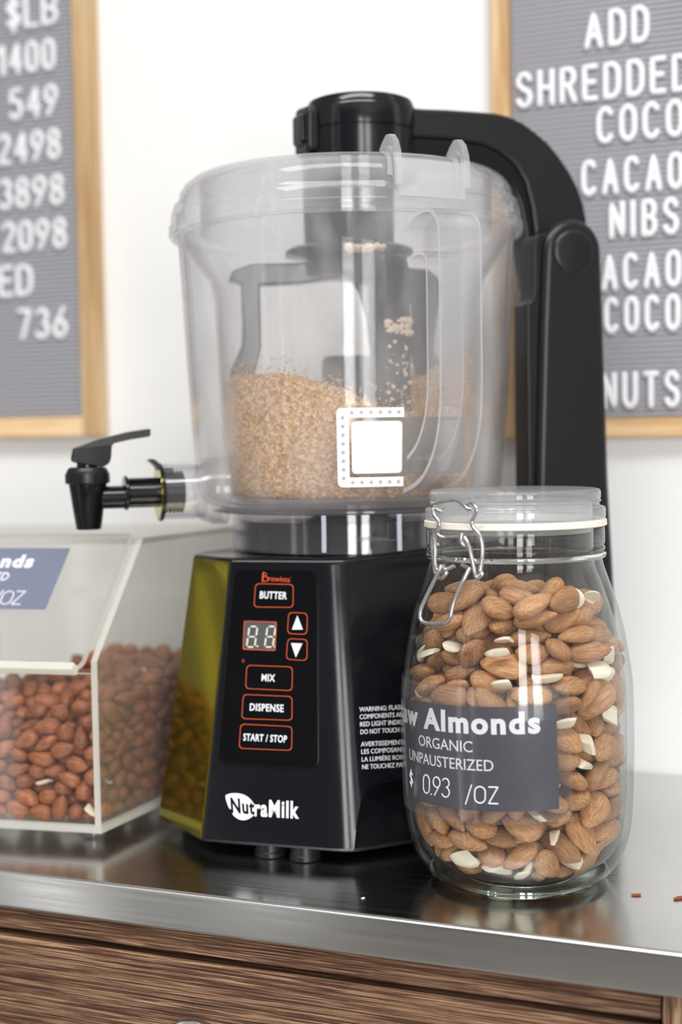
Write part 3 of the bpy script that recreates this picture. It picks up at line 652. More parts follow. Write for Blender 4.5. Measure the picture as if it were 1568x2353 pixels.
# --- bowl
BC = MW(0, 0, 0)
out = [(.0700, .1928), (.0800, .1930), (.0885, .1948), (.0930, .1992), (.0950, .2060), (.0972, .2350), (.0998, .2800), (.1022, .3300), (.1036, .3560), (.1058, .3592)]
inn = [(.1036, .3592), (.1010, .3540), (.0998, .3300), (.0976, .2800), (.0950, .2350), (.0930, .2075), (.0912, .2020), (.0875, .1980), (.0800, .1955), (.0700, .1950)]
bowl = mesh_obj('outer_bowl', *lathe_vf(out+inn, BC, 128, closed=True), M_bowl, mc, 50)
ib_o = [(.0, .1965), (.0700, .1965), (.0755, .1990), (.0775, .2050), (.0800, .2600), (.0822, .3180), (.0845, .3300), (.0930, .3420), (.0985, .3520), (.1000, .3585)]
ib_i = [(.0985, .3585), (.0968, .3525), (.0915, .3435), (.0830, .3315), (.0805, .3200), (.0784, .2600), (.0759, .2060), (.0742, .2010), (.0695, .1985), (0, .1985)]
ibowl = mesh_obj('inner_bowl', *lathe_vf(ib_o+ib_i, BC, 128), M_bowl, mc, 50)
mesh_obj('bowl_floor', *lathe_vf([(0, .1903), (.0850, .1903), (.0862, .1912), (.0862, .1924), (0, .1924)], BC, 96), M_base_disc, mc, 40)
lid_o = [(0, .3925), (.0880, .3925), (.0945, .3912), (.0990, .3880), (.1022, .3830), (.1030, .3762), (.1062, .3752), (.1068, .3722), (.1074, .3712), (.1080, .3650), (.1082, .3640), (.1090, .3630), (.1092, .3585), (.1080, .3568), (.1068, .3566)]
lid_i = [(.1068, .3600), (.1046, .3625), (.1046, .3700), (.1010, .3722), (.1002, .3820), (.0975, .3858), (.0935, .3888), (.0875, .3903), (0, .3905)]
lid = mesh_obj('lid', *lathe_vf(lid_o+lid_i, BC, 128), M_lid, mc, 30)
mesh_obj('lid_skirt_ring', *lathe_vf([(.0900, .3905), (.0900, .3600), (.0885, .3600), (.0885, .3905)], BC, 96, closed=True), M_lid, lid, 40)
# skirt between bowl and base with violet rods
mesh_obj('skirt', *lathe_vf([(.0735, .1672), (.0735, .1900), (.0715, .1900), (.0715, .1672)], BC, 96, closed=True), M_skirt, mc, 30)
mesh_obj('collar', *lathe_vf([(0, .1655), (.0690, .1655), (.0700, .1665), (.0700, .1838), (.0690, .1848), (.030, .1848), (.024, .1855), (.0215, .1895), (0, .1895)], BC, 96), M_gloss, mc, 40)
mesh_obj('drive_flange', *lathe_vf([(.018, .1850), (.0225, .1860), (.0300, .1885), (.0345, .1895), (.0345, .1900), (0, .1900)], BC, 64), M_blacksat, mc, 40)
for (px, wdt) in ((745, .0013), (918, .0013)):
    P = atY(px, 1220, .803); x = P.x-C0.x; y = -sqrt(max(.0, .0738**2-x*x))
    vs, fs = box_vf(lambda a, b_, z: Vector((C0.x+x+a, C0.y+y+b_, z)), -wdt, wdt, -.0012, .0012, .1685, .1900)
    mesh_obj('skirt_rib', vs, fs, M_violet, mc)
P = [atY(x, y, .800) for x, y in ((826, 1236), (898, 1236), (898, 1200), (912, 1200), (912, 1240), (914, 1246), (826, 1246))]
# bayonet outline moulded in the skirt
pl = [atY(x, y, .7945) for x, y in ((824, 1237), (892, 1236), (892, 1202), (911, 1201), (911, 1240), (824, 1243))]
mesh_obj('bayonet_ridge', *tube_vf(pl, .0006, 8, closed=True), M_skirt, mc)
# --- neck, wiper, motor boss inside the bowl
mesh_obj('grinder_neck', *lathe_vf([(0, .3925), (.0285, .3925), (.0280, .3530), (.0375, .3510), (.0400, .3490), (.0400, .3465), (.0300, .3445), (.0220, .3430), (0, .3430)], MW(.002, 0, 0), 64), M_black, mc, 40)
wip = mesh_obj('wiper', *lathe_vf([(0, .3425), (.026, .3425), (.027, .3415), (.027, .3350), (.025, .3335), (0, .3335)], BC, 48), M_black, mc, 40)
def armprof(az, prof, th):                            # blade in the vertical plane of azimuth az
    e = Vector((cos(az), sin(az), 0)); q = Vector((-sin(az), cos(az), 0))
    return prism(lambda r_, z, c: BC+e*r_+Vector((0, 0, z))+q*c, prof, -th/2, th/2)
pf_front = [(0, .3425), (.050, .3425), (.060, .340), (.0635, .332), (.0635, .212), (.0480, .212), (.0465, .255), (.0440, .285), (.0390, .305), (.0310, .320), (.020, .329), (.008, .3325), (0, .333)]
o = mesh_obj('wiper_blade', *armprof(radians(-63), pf_front, .0175), M_black, wip); bevel(o, .0015, 3)
pf_left = [(0, .3425), (.060, .3410), (.071, .3370), (.0735, .331), (.066, .329), (.0655, .305), (.066, .292), (.0735, .276), (.0745, .250), (.0640, .250), (.0600, .262), (.0590, .272), (.0545, .290), (.0545, .328), (.030, .329), (0, .333)]
o = mesh_obj('wiper_blade', *armprof(radians(188), pf_left, .014), M_black, wip); bevel(o, .0015, 3)
pf_right = [(0, .3425), (.060, .3410), (.068, .3370), (.0705, .331), (.0690, .320), (.066, .305), (.064, .290), (.072, .274), (.0725, .240), (.062, .240), (.058, .272), (.0530, .290), (.0545, .318), (.050, .326), (.030, .329), (0, .333)]
o = mesh_obj('wiper_blade', *armprof(radians(35), pf_right, .014), M_black, wip); bevel(o, .0015, 3)
mesh_obj('motor_boss', *lathe_vf([(.0220, .1975), (.0195, .240), (.0185, .282), (.0170, .2850), (0, .2855)], BC+Vector((.002, .01, 0)), 48), M_blacksat, mc, 40)
# --- handle
HZ = radians(-65.5); hr = Vector((cos(HZ), sin(HZ), 0)); ht = Vector((-sin(HZ), cos(HZ), 0))
def HP_(r_, z, t=0): return BC+hr*r_+ht*t+Vector((0, 0, z))
def strip(path, wd, th, z_path=None):                 # flat strip following a radial path
    P = smooth_path([(a, b_, 0) for a, b_ in path], 5); vs = []; fs = []
    for i, p in enumerate(P):
        a = P[max(i-1, 0)]; b_ = P[min(i+1, len(P)-1)]; t = (b_-a).normalized(); nn = Vector((-t.y, t.x, 0))
        for (o_, w_) in ((-th/2, -wd/2), (th/2, -wd/2), (th/2, wd/2), (-th/2, wd/2)):
            q = p+nn*o_; vs.append(HP_(q.x, q.y, w_))
    for i in range(len(P)-1):
        for j in range(4): k = (j+1) % 4; fs.append((i*4+j, i*4+k, i*4+4+k, i*4+4+j))
    fs += [(0, 1, 2, 3), tuple(range(len(vs)-4, len(vs)))]
    return vs, fs
po = [(.1035, .3480), (.112, .3525), (.124, .3545), (.134, .3530), (.1405, .3470), (.1425, .3380), (.1425, .3000), (.1422, .2600), (.1400, .2420), (.1340, .2270), (.1240, .2150), (.1120, .2080), (.0975, .2040)]
pi_ = [(.1030, .3300), (.110, .3330), (.118, .3330), (.1235, .3300), (.1250, .3220), (.1250, .2900), (.1248, .2650), (.1230, .2510), (.1180, .2390), (.1100, .2290), (.0990, .2220)]
hv, hf = join(strip(po, .025, .0024), strip(pi_, .0215, .0022)); mi = []
for part in (strip(po, .025, .0024)[1], strip(pi_, .0215, .0022)[1]): mi += [1 if (i % 4) in (0, 2) and i < len(part)-2 else 0 for i in range(len(part))]
h = mesh_obj('handle', hv, hf, None, mc, 40, mats=[M_handle, M_hedge], midx=mi)
webp = po+pi_[::-1]
P = [(p.x, p.y) for p in smooth_path([(a, b_, 0) for a, b_ in po], 4)]; Q = [(p.x, p.y) for p in smooth_path([(a, b_, 0) for a, b_ in pi_], 4)]
nP = min(len(P), len(Q)); P = [P[int(i*(len(P)-1)/(nP-1))] for i in range(nP)]; Q = [Q[int(i*(len(Q)-1)/(nP-1))] for i in range(nP)]
vs = []; fs = []
for p, q in zip(P, Q): vs += [HP_(*p, -.0009), HP_(*p, .0009), HP_(*q, .0009), HP_(*q, -.0009)]
for i in range(nP-1):
    for j in range(4): k = (j+1) % 4; fs.append((i*4+j, i*4+k, i*4+4+k, i*4+4+j))
mesh_obj('handle_web', vs, fs, M_handle, h, 40)
# lid catch over the handle
hk = [(.0935, .3915), (.0975, .3955), (.1020, .3985), (.1065, .3980), (.1105, .3945), (.1135, .3880), (.1148, .3800), (.1150, .3700), (.1118, .3700), (.1115, .3800), (.1095, .3860), (.1060, .3905), (.1015, .3925)]
hk2 = [(.1030, .3765), (.1030, .3830), (.1000, .3880), (.0935, .3915)]
prof = hk+hk2
for t in (-.0225, .0195):
    o = mesh_obj('lid_hook', *prism(lambda r_, z, c: HP_(r_, z, c), prof, t, t+.0036), M_catch, lid); bevel(o, .0007, 2)
vs = []; fs = []
NS = 10
for i in range(NS+1):
    t = -.0205+.041*i/NS; dr_ = sqrt(.113**2-t*t)-.113
    vs += [HP_(.1150+dr_, .3640, t), HP_(.1150+dr_, .3835, t), HP_(.1125+dr_, .3835, t), HP_(.1125+dr_, .3640, t)]
for i in range(NS):
    for j in range(4): k = (j+1) % 4; fs.append((i*4+j, i*4+k, i*4+4+k, i*4+4+j))
fs += [(0, 1, 2, 3), tuple(range(NS*4, NS*4+4))]
mesh_obj('lid_catch', vs, fs, M_catch, lid, 40)
# --- sticker on the bowl: curved on the outer wall
def rb(z): return float(np.interp(z, [p[1] for p in out], [p[0] for p in out]))
def bowl_az(px, z, R):                                # azimuth where the picture column px meets the bowl at height z
    best = None
    for k in range(400):
        a = radians(-175+170*k/399); P = BC+Vector((R*cos(a), R*sin(a), z)); v = P-_O; x = 784+FPX*v.dot(_R)/v.dot(_F)
        if best is None or abs(x-px) < best[0]: best = (abs(x-px), a)
    return best[1]
aL, aR = bowl_az(774, .235, .0980), bowl_az(1070, .235, .0980)
zT, zBt = .2515, .2065
LEN = .098*(aR-aL)
def bs(u, v, h):                                      # u in metres along the wall, v height above the sticker's foot
    z = zBt+v; R = rb(z)+h; a = aL+u/.098; return BC+Vector((R*cos(a), R*sin(a), z))
def curved_plate(fn, poly, h0, h1, step=.002):        # thin plate bent on a curved wall, cut from a grid outline
    xs = [p[0] for p in poly]; lo, hi = min(xs), max(xs); vs = []; fs = []
    N = max(2, int((hi-lo)/step))
    def span(x):
        ys = []
        for i in range(len(poly)):
            (x0, y0), (x1, y1) = poly[i], poly[(i+1) % len(poly)]
            if (x0-x)*(x1-x) <= 0 and x0 != x1: ys.append(y0+(y1-y0)*(x-x0)/(x1-x0))
            elif x0 == x1 == x: ys += [y0, y1]
        return (min(ys), max(ys)) if ys else None
    K = 8; cols = []
    xsn = sorted(set([lo+1e-6, hi-1e-6]+[lo+(hi-lo)*i/N for i in range(1, N)]+[min(max(x, lo+1e-6), hi-1e-6) for x in xs]))
    for x in xsn:
        s_ = span(x)
        if s_ is None: continue
        cols.append((x, s_))
    for h in (h0, h1):
        for x, (y0, y1) in cols:
            for k in range(K+1): vs.append(fn(x, y0+(y1-y0)*k/K, h))
    n = len(cols); B = n*(K+1)
    for L in (0, 1):
        for i in range(n-1):
            for k in range(K): a = L*B+i*(K+1)+k; fs.append((a, a+K+1, a+K+2, a+1))
    for i in range(n-1):
        a = i*(K+1); fs.append((a, a+K+1, B+a+K+1, B+a)); a += K; fs.append((a, a+K+1, B+a+K+1, B+a))
    for i in (0, n-1):
        for k in range(K): a = i*(K+1)+k; fs.append((a, a+1, B+a+1, B+a))
    return vs, fs
stk = mesh_obj('sticker', *curved_plate(bs, fillet([(.0105, .0062), (LEN, .0062), (LEN, .0385), (.0105, .0385)], [.002, 0, 0, .002]), .0001, .0003), M_stickin, mc)
fwid = .042
o_ = fillet([(0, 0), (fwid, 0), (fwid, .0440), (0, .0440)], [.006, .006, .006, .006])
bw = .0068
i1 = [(0, 0), (fwid, 0), (fwid, bw), (0, bw)]
def corner_cut(poly): return poly
parts = [curved_plate(bs, fillet([(0, 0), (bw, 0), (bw, .0440), (0, .0440)], [.006, 0, 0, .006], 8), .0003, .0006, .001),
         curved_plate(bs, [(bw, 0), (fwid-.004, 0), (fwid-.004, bw*.8), (bw, bw*.8)], .0003, .0006), curved_plate(bs, [(bw, .0440-bw*.8), (fwid-.004, .0440-bw*.8), (fwid-.004, .0440), (bw, .0440)], .0003, .0006)]
mesh_obj('sticker_border', *join(*parts), M_sticker, stk)
mesh_obj('sticker_glare_panel', *curved_plate(bs, fillet([(.0082, .0075), (.0370, .0075), (.0370, .0365), (.0082, .0365)], .0025), .0003, .0006), M_sticker, stk)  # inner panel of the sticker, with its glare put in as white
dots = []
for k in range(8): dots.append((.0034, .0050+k*.0048))
for k in range(6): dots.append((.0085+k*.0053, .0414)); dots.append((.0085+k*.0053, .0026))
dv = []
for (u, v) in dots:
    dv.append(prism(lambda p, q, c: bs(p, q, c), [(u+.0011*cos(2*pi*i/12), v+.0011*sin(2*pi*i/12)) for i in range(12)], .0006, .0007))
mesh_obj('sticker_dots', *join(*dv), M_dot, stk)

# --- spout
SA = -UA; SX = VA; SZ0 = .2035
def SP(L, z=SZ0): return C0+SA*L+Vector((0, 0, z))
def cyl(name, prof, mat_, parent, z=SZ0, n=48): return mesh_obj(name, *lathe_vf([(r_, L) for r_, L in prof], C0+Vector((0, 0, z)), n, x=Vector((0, 0, 1)), y=VA, z=SA), mat_, parent, 35)
cyl('spout_socket', [(.0163, .0935), (.0163, .1185), (.0148, .1185), (.0148, .0935)], M_skirt, mc)
prof = [(.0948, .192), (.104, .2205), (.0940, .2230)]
o = mesh_obj('socket_shoulder', *lathe_vf([(.0205, .080), (.0200, .0880), (.0180, .0935), (.0163, .0965), (.0150, .0965), (.0165, .0920), (.0185, .0870), (.0190, .080)], C0+Vector((0, 0, SZ0)), 48, x=Vector((0, 0, 1)), y=VA, z=SA, closed=True), M_handle, mc, 40)
vs, fs = box_vf(lambda L, b_, z: C0+SA*L+VA*b_+Vector((0, 0, z)), .090, .1165, -.006, .006, SZ0+.0155, SZ0+.0178); mesh_obj('socket_rail', vs, fs, M_handle, mc)
tap = cyl('tap', [(0, .1180), (.0078, .1180), (.0078, .1385), (0, .1385)], M_black, mc, n=32)
cyl('thread', [(0, .1060)]+[q for k in range(5) for q in ((.0118, .1060+k*.0024), (.0130, .1066+k*.0024), (.0118, .1078+k*.0024))]+[(0, .1180)], M_black, tap)
cyl('tap_flange', [(.0, .1186), (.0170, .1186), (.0176, .1192), (.0176, .1202), (.0170, .1208), (0, .1208)], M_black, tap)
cyl('flange_face', [(0, .1206), (.0160, .1206), (.0160, .1211), (0, .1211)], M_olive, tap)
cyl('tap_ring', [(0, .1392), (.0098, .1392), (.0102, .1396), (.0102, .1408), (.0098, .1412), (0, .1412)], M_black, tap)
for k in range(6):
    a = radians(60*k+30); e = Vector((0, 0, 1))*cos(a)+VA*sin(a); q = SA.cross(e)
    vs, fs = box_vf(lambda L, r_, t: C0+Vector((0, 0, SZ0))+SA*L+e*r_+q*t, .1200, .1398, .0, .0096, -.0007, .0007); mesh_obj('rib', vs, fs, M_black, tap)
cyl('tap_tube', [(0, .1405), (.0068, .1405), (.0067, .1600), (0, .1600)], M_black, tap, z=.2012, n=40)
NC = C0+SA*.1625
noz = mesh_obj('nozzle', *lathe_vf([(0, .2120), (.0112, .2120), (.0112, .2095), (.0074, .1832), (.0070, .1826), (.0056, .1826), (.0060, .1900), (0, .1900)], NC, 48), M_black, tap, 35)
mesh_obj('nozzle_cap', *lathe_vf([(.0116, .2095), (.0124, .2102), (.0126, .2140), (.0124, .2165), (.0112, .2188), (.0100, .2194), (0, .2194)], NC, 48), M_blacksat, tap, 35)
gr = []
for k in range(8):
    a = radians(45*k+20); e = Vector((cos(a), sin(a), 0)); q = Vector((-sin(a), cos(a), 0))
    gr.append(box_vf(lambda r_, t, z: NC+e*r_+q*t+Vector((0, 0, z)), .0115, .0131, -.0008, .0008, .2098, .2158))
mesh_obj('cap_ridge', *join(*gr), M_blacksat, tap)
def lev(pts, b0, b1, nm, mt, bw=.0006, bm=-.006):
    P = [mp(x, y, bm) for x, y in pts]
    o = mesh_obj(nm, *prism(lambda a, z, b_: MW(a, b_, z), P, b0, b1), mt, tap); bevel(o, bw, 3, 30); return o
lev([(171, 1031), (176, 1029.5), (232, 1009), (298, 992), (340, 985.5), (345, 987), (344.5, 1001), (341, 1003.5), (300, 1010), (262, 1018.5), (256, 1024), (226, 1027), (192, 1031), (172, 1033)], -.0085, .0065, 'lever', M_blacksat)
lev([(172, 1030), (190, 1026), (257, 1017), (255, 1052), (251, 1064), (241, 1071), (232, 1072.5), (192, 1067), (170, 1062), (167, 1056)], -.0078, -.0058, 'lever_cheek', M_black)
lev([(172, 1030), (190, 1026), (257, 1017), (255, 1052), (251, 1064), (241, 1071), (232, 1072.5), (192, 1067), (170, 1062), (167, 1056)], .0038, .0058, 'lever_cheek', M_black)
mesh_obj('lever_post', *lathe_vf([(0, .2190), (.0062, .2190), (.0062, .2290), (0, .2290)], NC, 24), M_black, tap, 40)
lev([(340, 1058), (346, 1054), (354, 1056), (372, 1074), (396, 1076), (396, 1085), (386, 1086), (364, 1086), (356, 1072), (350, 1066)], -.006, .006, 'flange_tab', M_blacksat, .0005, 0)
# ------------------------------------------------------------------ almond shapes
def almond_np(n, m, L, W, T, seed=0, keel=.10):
    vs = []; fs = []; rs = random.Random(seed)
    w1 = rs.uniform(-.06, .06)
    for i in range(1, n):
        t = i/n; x = -cos(pi*t); r = sin(pi*t)**.92*(1-.24*x)*1.0
        if x > .5: r *= 1-.25*(x-.5)
        for j in range(m):
            a = 2*pi*j/m; k = 1+.03*sin(5*a+seed)+.025*sin(9*a+3*t+seed)
            vs.append((x*L/2, r*k*cos(a)*W/2+w1*L*.4*(x*x-.5)*.5, r*k*sin(a)*T/2))
    A = len(vs); vs += [(-L/2, w1*L*.1, 0), (L/2*1.03, w1*L*.1, 0)]
    for i in range(n-2):
        for j in range(m): k = (j+1) % m; fs.append((i*m+j, i*m+k, (i+1)*m+k, (i+1)*m+j))
    for j in range(m): k = (j+1) % m; fs += [(A, k, j), (A+1, (n-2)*m+j, (n-2)*m+k)]
    return np.array(vs), fs
def almond_mesh(name, geo, mt):
    V, Fs = geo; me = bpy.data.meshes.new(name); me.from_pydata(V.tolist(), [], Fs); me.update()
    me.polygons.foreach_set('use_smooth', [True]*len(me.polygons)); me.materials.append(mt)
    at = me.attributes.new('aco', 'FLOAT_VECTOR', 'POINT'); at.data.foreach_set('vector', V.astype(np.float32).ravel())
    tn = me.attributes.new('tone', 'FLOAT', 'POINT'); tn.data.foreach_set('value', np.zeros(len(V), np.float32)); return me
def chip_mesh(name, seed, mt):                        # broken pale piece: a split almond with flat broken faces
    V, Fs = almond_np(12, 12, .0165, .0108, .0060, seed); rs = random.Random(seed*7+1)
    V = V.copy(); V[:, 2] = np.where(V[:, 2] < 0, V[:, 2]*.1, V[:, 2]*.85)
    for k in range(3):
        a = rs.uniform(0, 2*pi); nrm = np.array([cos(a), sin(a)*.8, rs.uniform(-.4, .6)]); nrm /= np.linalg.norm(nrm); dd = rs.uniform(.0018, .0060)
        e = V@nrm-dd; V = V-np.maximum(e, 0)[:, None]*nrm*.96
    me = almond_mesh(name, (V, Fs), mt); me.set_sharp_from_angle(angle=radians(28)); return me
def decode(flat):                                     # per almond: place in 0.1 mm, turn in degrees, size in percent
    q = np.array(flat, float).reshape(-1, 7); return np.concatenate([q[:, :3]*1e-4, np.radians(q[:, 3:6]), np.repeat(q[:, 6:7]*.01, 3, 1)], 1)
def mass(name, rows, geo, mt, origin, label, cat, tagkind=True):
    V, Fs = geo; F4 = Fs; nv = len(V); allv = []; allf = []; aco = []; tone = []
    for i, r in enumerate(rows):
        R = np.array(Euler(r[3:6]).to_matrix()); P = (V*r[6:9])@R.T+r[:3]; allv.append(P); aco.append(V+np.array([i*.013, 0, 0])); tone += [(i*.618) % 1]*nv
        o_ = i*nv; allf += [tuple(k+o_ for k in f) for f in F4]
    P = np.concatenate(allv); me = bpy.data.meshes.new(name); me.from_pydata(P.tolist(), [], allf); me.update(); me.materials.append(mt)
    me.polygons.foreach_set('use_smooth', [True]*len(me.polygons))
    at = me.attributes.new('aco', 'FLOAT_VECTOR', 'POINT'); at.data.foreach_set('vector', np.concatenate(aco).astype(np.float32).ravel())
    tn = me.attributes.new('tone', 'FLOAT', 'POINT'); tn.data.foreach_set('value', np.array(tone, np.float32))
    o = bpy.data.objects.new(name, me); COL.objects.link(o); o.location = origin; tag(o, label, cat, None, 'stuff'); return o

# ------------------------------------------------------------------ glass jar
JC = atY(1188.5, 1665, .731); JC = Vector((JC.x, .731, 0))
jar = thing('clip_top_jar', 'large clear glass clip-top jar full of raw almonds in front of the grinder', 'jar', JC, 0)
JO = [(0, .0010), (.0330, .0010), (.0365, .0004), (.0395, .0), (.0425, .0006), (.0470, .0040), (.0510, .0085), (.0545, .0140), (.0575, .0220), (.0594, .0320), (.0604, .0480), (.0608, .0650), (.0609, .0820), (.0606, .1000), (.0597, .1110), (.0582, .1210), (.0562, .1320), (.0538, .1420), (.0510, .1510), (.0482, .1590), (.0460, .1655), (.0452, .1690),
      (.0456, .1698), (.0466, .1706), (.0468, .1716), (.0464, .1726), (.0456, .1731), (.0464, .1738), (.0467, .1748), (.0464, .1758), (.0456, .1763), (.0463, .1770), (.0466, .1782), (.0466, .1838), (.0462, .1858), (.0448, .1864)]
JI = [(.0415, .1864), (.0408, .1850), (.0406, .1780), (.0408, .1700), (.0418, .1640), (.0442, .1580), (.0470, .1500), (.0500, .1405), (.0524, .1310), (.0545, .1200), (.0560, .1090), (.0570, .0980), (.0573, .0800), (.0572, .0600), (.0568, .0450), (.0556, .0320), (.0535, .0230), (.0500, .0160), (.0440, .0100), (.0360, .0066), (0, .0060)]
def dens(pr, k=3): return [(p.x, p.y) for p in smooth_path([(a, b_, 0) for a, b_ in pr], k)]
body = mesh_obj('jar_body', *lathe_vf(dens(JO[1:], 3)[0:0]+JO[:1]+dens(JO[1:])+dens(JI[:-1])+JI[-1:], JC, 128), M_jar, jar, 60)
mesh_obj('jar_neck_ring', *lathe_vf([(.0468, .1702), (.0474, .1716), (.0468, .1729), (.0458, .1716)], JC, 96, closed=True), M_glass, body, 60)
mesh_obj('jar_foot_ring', *lathe_vf(dens([(.0300, .0008), (.0395, .0002), (.0440, .0012), (.0475, .0042), (.0448, .0052), (.0380, .0038), (.0300, .0030)]), JC, 96, closed=True), M_glass, body, 60)
LG = [(0, .1990), (.0385, .1990), (.0400, .1975), (.0404, .1880), (.0395, .1840), (.0400, .1836), (.0412, .1860), (.0420, .1901), (.0462, .1902), (.0470, .1910), (.0471, .1945), (.0466, .1962), (.0446, .1968), (.0440, .1975), (.0438, .1984), (.0446, .1990), (.0448, .1996), (.0443, .2003), (.0446, .2012), (.0446, .2040), (.0440, .2052), (.0428, .2057), (0, .2056)]
LGs = dens(LG[1:-1], 3)
mesh_obj('glass_lid', *lathe_vf([LG[0]]+LGs+[LG[-1]], JC, 128), M_jarlid, jar, 50)
mesh_obj('rubber_seal', *lathe_vf([(.0414, .1866), (.0474, .1866), (.0478, .1870), (.0476, .1896), (.0470, .1900), (.0422, .1900)], JC, 128, closed=True), M_rubber, jar, 40)
# wire bail: drawn on a standing plane that touches the neck at the clip's bearing
cdir = (Vector((0, 0, 0))-JC); cdir.z = 0; cdir.normalize(); base_az = atan2(cdir.y, cdir.x)
ba = base_az-radians(38); bn = Vector((cos(ba), sin(ba), 0)); bt_ = Vector((-sin(ba), cos(ba), 0))
def wpt(px, py, d): return onp(px, py, JC+bn*d, bn)
def px(cx, cy): return 940+cx/7.355, 1130+cy/7.352
def wire(nm, pts, r=.0011, closed=False, sub=6):
    P = [wpt(*px(a, b_), d) for a, b_, d in pts]
    return mesh_obj(nm, *tube_vf(smooth_path(P, sub, closed), r, 12, closed=closed), M_chrome, clip, 60)
clip = mesh_obj('wire_clip', *tube_vf(smooth_path([wpt(*px(a, b_), d) for a, b_, d in [(620, 290, .0455), (540, 320, .0470), (470, 290, .0485), (400, 235, .0495), (420, 215, .0498), (560, 165, .0496), (720, 145, .0490), (800, 145, .0490), (870, 180, .0495), (940, 235, .0500), (1000, 285, .0500), (1060, 300, .0492)]], 6), .0011, 12), M_chrome, jar, 60)
wire('upper_hook', [(1000, 205, .0480), (1050, 195, .0500), (1110, 230, .0506), (1150, 310, .0508), (1120, 400, .0508), (1070, 490, .0510), (1080, 580, .0512), (1150, 670, .0512), (1210, 780, .0510), (1235, 900, .0508), (1240, 1040, .0508), (1225, 1200, .0510), (1205, 1330, .0515), (1235, 1385, .0520), (1215, 1420, .0524)])
wire('upper_hook', [(455, 270, .0480), (420, 285, .0500), (410, 330, .0506), (430, 390, .0508), (490, 470, .0510), (515, 560, .0512), (480, 650, .0512), (430, 720, .0510), (400, 820, .0508), (405, 1000, .0508), (425, 1180, .0510), (440, 1330, .0515), (500, 1450, .0520), (560, 1455, .0522), (620, 1400, .0520), (640, 1360, .0512)])
wire('side_lever', [(900, 700, .0500), (885, 760, .0505), (890, 850, .0508), (930, 905, .0508), (985, 900, .0505), (960, 800, .0520), (945, 770, .0522), (990, 860, .0525), (1030, 980, .0525), (1070, 1150, .0525), (1110, 1350, .0525), (1140, 1440, .0525), (1180, 1450, .0522), (1220, 1400, .0518)])
wire('side_lever', [(500, 900, .0495), (460, 870, .0505), (425, 800, .0512), (430, 730, .0512), (470, 700, .0505), (540, 760, .0492), (640, 770, .0480), (880, 765, .0482)])
wire('side_lever', [(430, 800, .0512), (440, 950, .0518), (440, 1150, .0522), (455, 1290, .0526), (520, 1350, .0522), (620, 1320, .0516), (770, 1250, .0505)])
wire('side_lever', [(900, 1240, .0505), (1000, 1290, .0520)], sub=2)
wire('bail_handle', [(620, 1330, .0515), (560, 1260, .0530), (530, 1290, .0545), (440, 1480, .0560), (340, 1680, .0575), (250, 1870, .0590), (205, 1980, .0598), (190, 2080, .0602), (200, 2150, .0606), (260, 2215, .0608), (420, 2235, .0608), (580, 2225, .0608), (650, 2195, .0606), (700, 2130, .0604), (725, 2000, .0598), (770, 1840, .0588), (850, 1640, .0574), (950, 1440, .0556), (1035, 1290, .0530)])
# paper label and tape, wrapped round the jar
RJ = .0609
def jaz(dpx): return base_az+asin(max(-1, min(1, dpx/266.)))
def rj(z): return float(np.interp(z, [p[1] for p in JO[3:22]], [p[0] for p in JO[3:22]]))
a_r = jaz(1278-1190); a_l = a_r-radians(119); LW = RJ*(a_r-a_l)
zR0, zR1 = .0512, .1028; TILT = .040
def jl(u, v, h):                                      # u metres from the label's left end, v height above its foot
    zz = zR0+v-(LW-u)*TILT; R = rj(zz)+h; a = a_l+(u-v*TILT*.6)/RJ; return JC+Vector((R*cos(a), R*sin(a), zz))
LH = zR1-zR0
lab = mesh_obj('paper_label', *curved_plate(jl, [(0, 0), (LW, 0), (LW, LH), (0, LH)], .0001, .0003, .0015), M_slate, jar)
mesh_obj('tape', *curved_plate(jl, [(-.008, -.0075), (LW+.0070, -.0060), (LW+.0070, LH+.0095), (-.008, LH+.0095)], .0005, .0006, .0015), M_tape, jar)
def jtext(s_, u0, u1, v0, v1, bold, parent=lab):
    V, Fs, asp = text_vf(s_, bold, 4)
    return mesh_obj('lettering', [jl(u0+(u1-u0)*v[0], v0+(v1-v0)*v[1], .0003+.00015*v[2]) for v in V], Fs, M_white, parent)
jtext('Raw', LW*.155, LW*.385, .0382, .0488, .042)
jtext('Almonds', LW*.425, LW*.935, .0380, .0492, .042)
jtext('ORGANIC', LW*.388, LW*.668, .0290, .0345, .0)
jtext('UNPAUSTERIZED', LW*.30, LW*.75, .0200, .0256, .0)
def hand(txt, u0, v0, cap, gap, r, fn, nm, parent, mt, slant=.05, widths=1.0, nrm=None):
    u = u0; pr = []
    for ch in txt:
        if ch == ' ': u += cap*.5; continue
        pr.append(glyph_vf(ch, lambda x, y, u=u: fn(u+x*cap*widths, v0+y*cap, .0003), r, nrm or bn, 6, slant)); u += G[ch][0]*cap*widths+gap
    return mesh_obj(nm, *join(*pr), mt, parent)
hand('$', LW*.295, .0068, .0072, .002, .00042, jl, 'lettering', lab, M_white)
hand('0.93', LW*.408, .0052, .0095, .0013, .00040, jl, 'lettering', lab, M_white, .08, 1.0)
hand('/OZ', LW*.63, .0040, .0082, .0018, .00042, jl, 'lettering', lab, M_white, .05, 1.1)

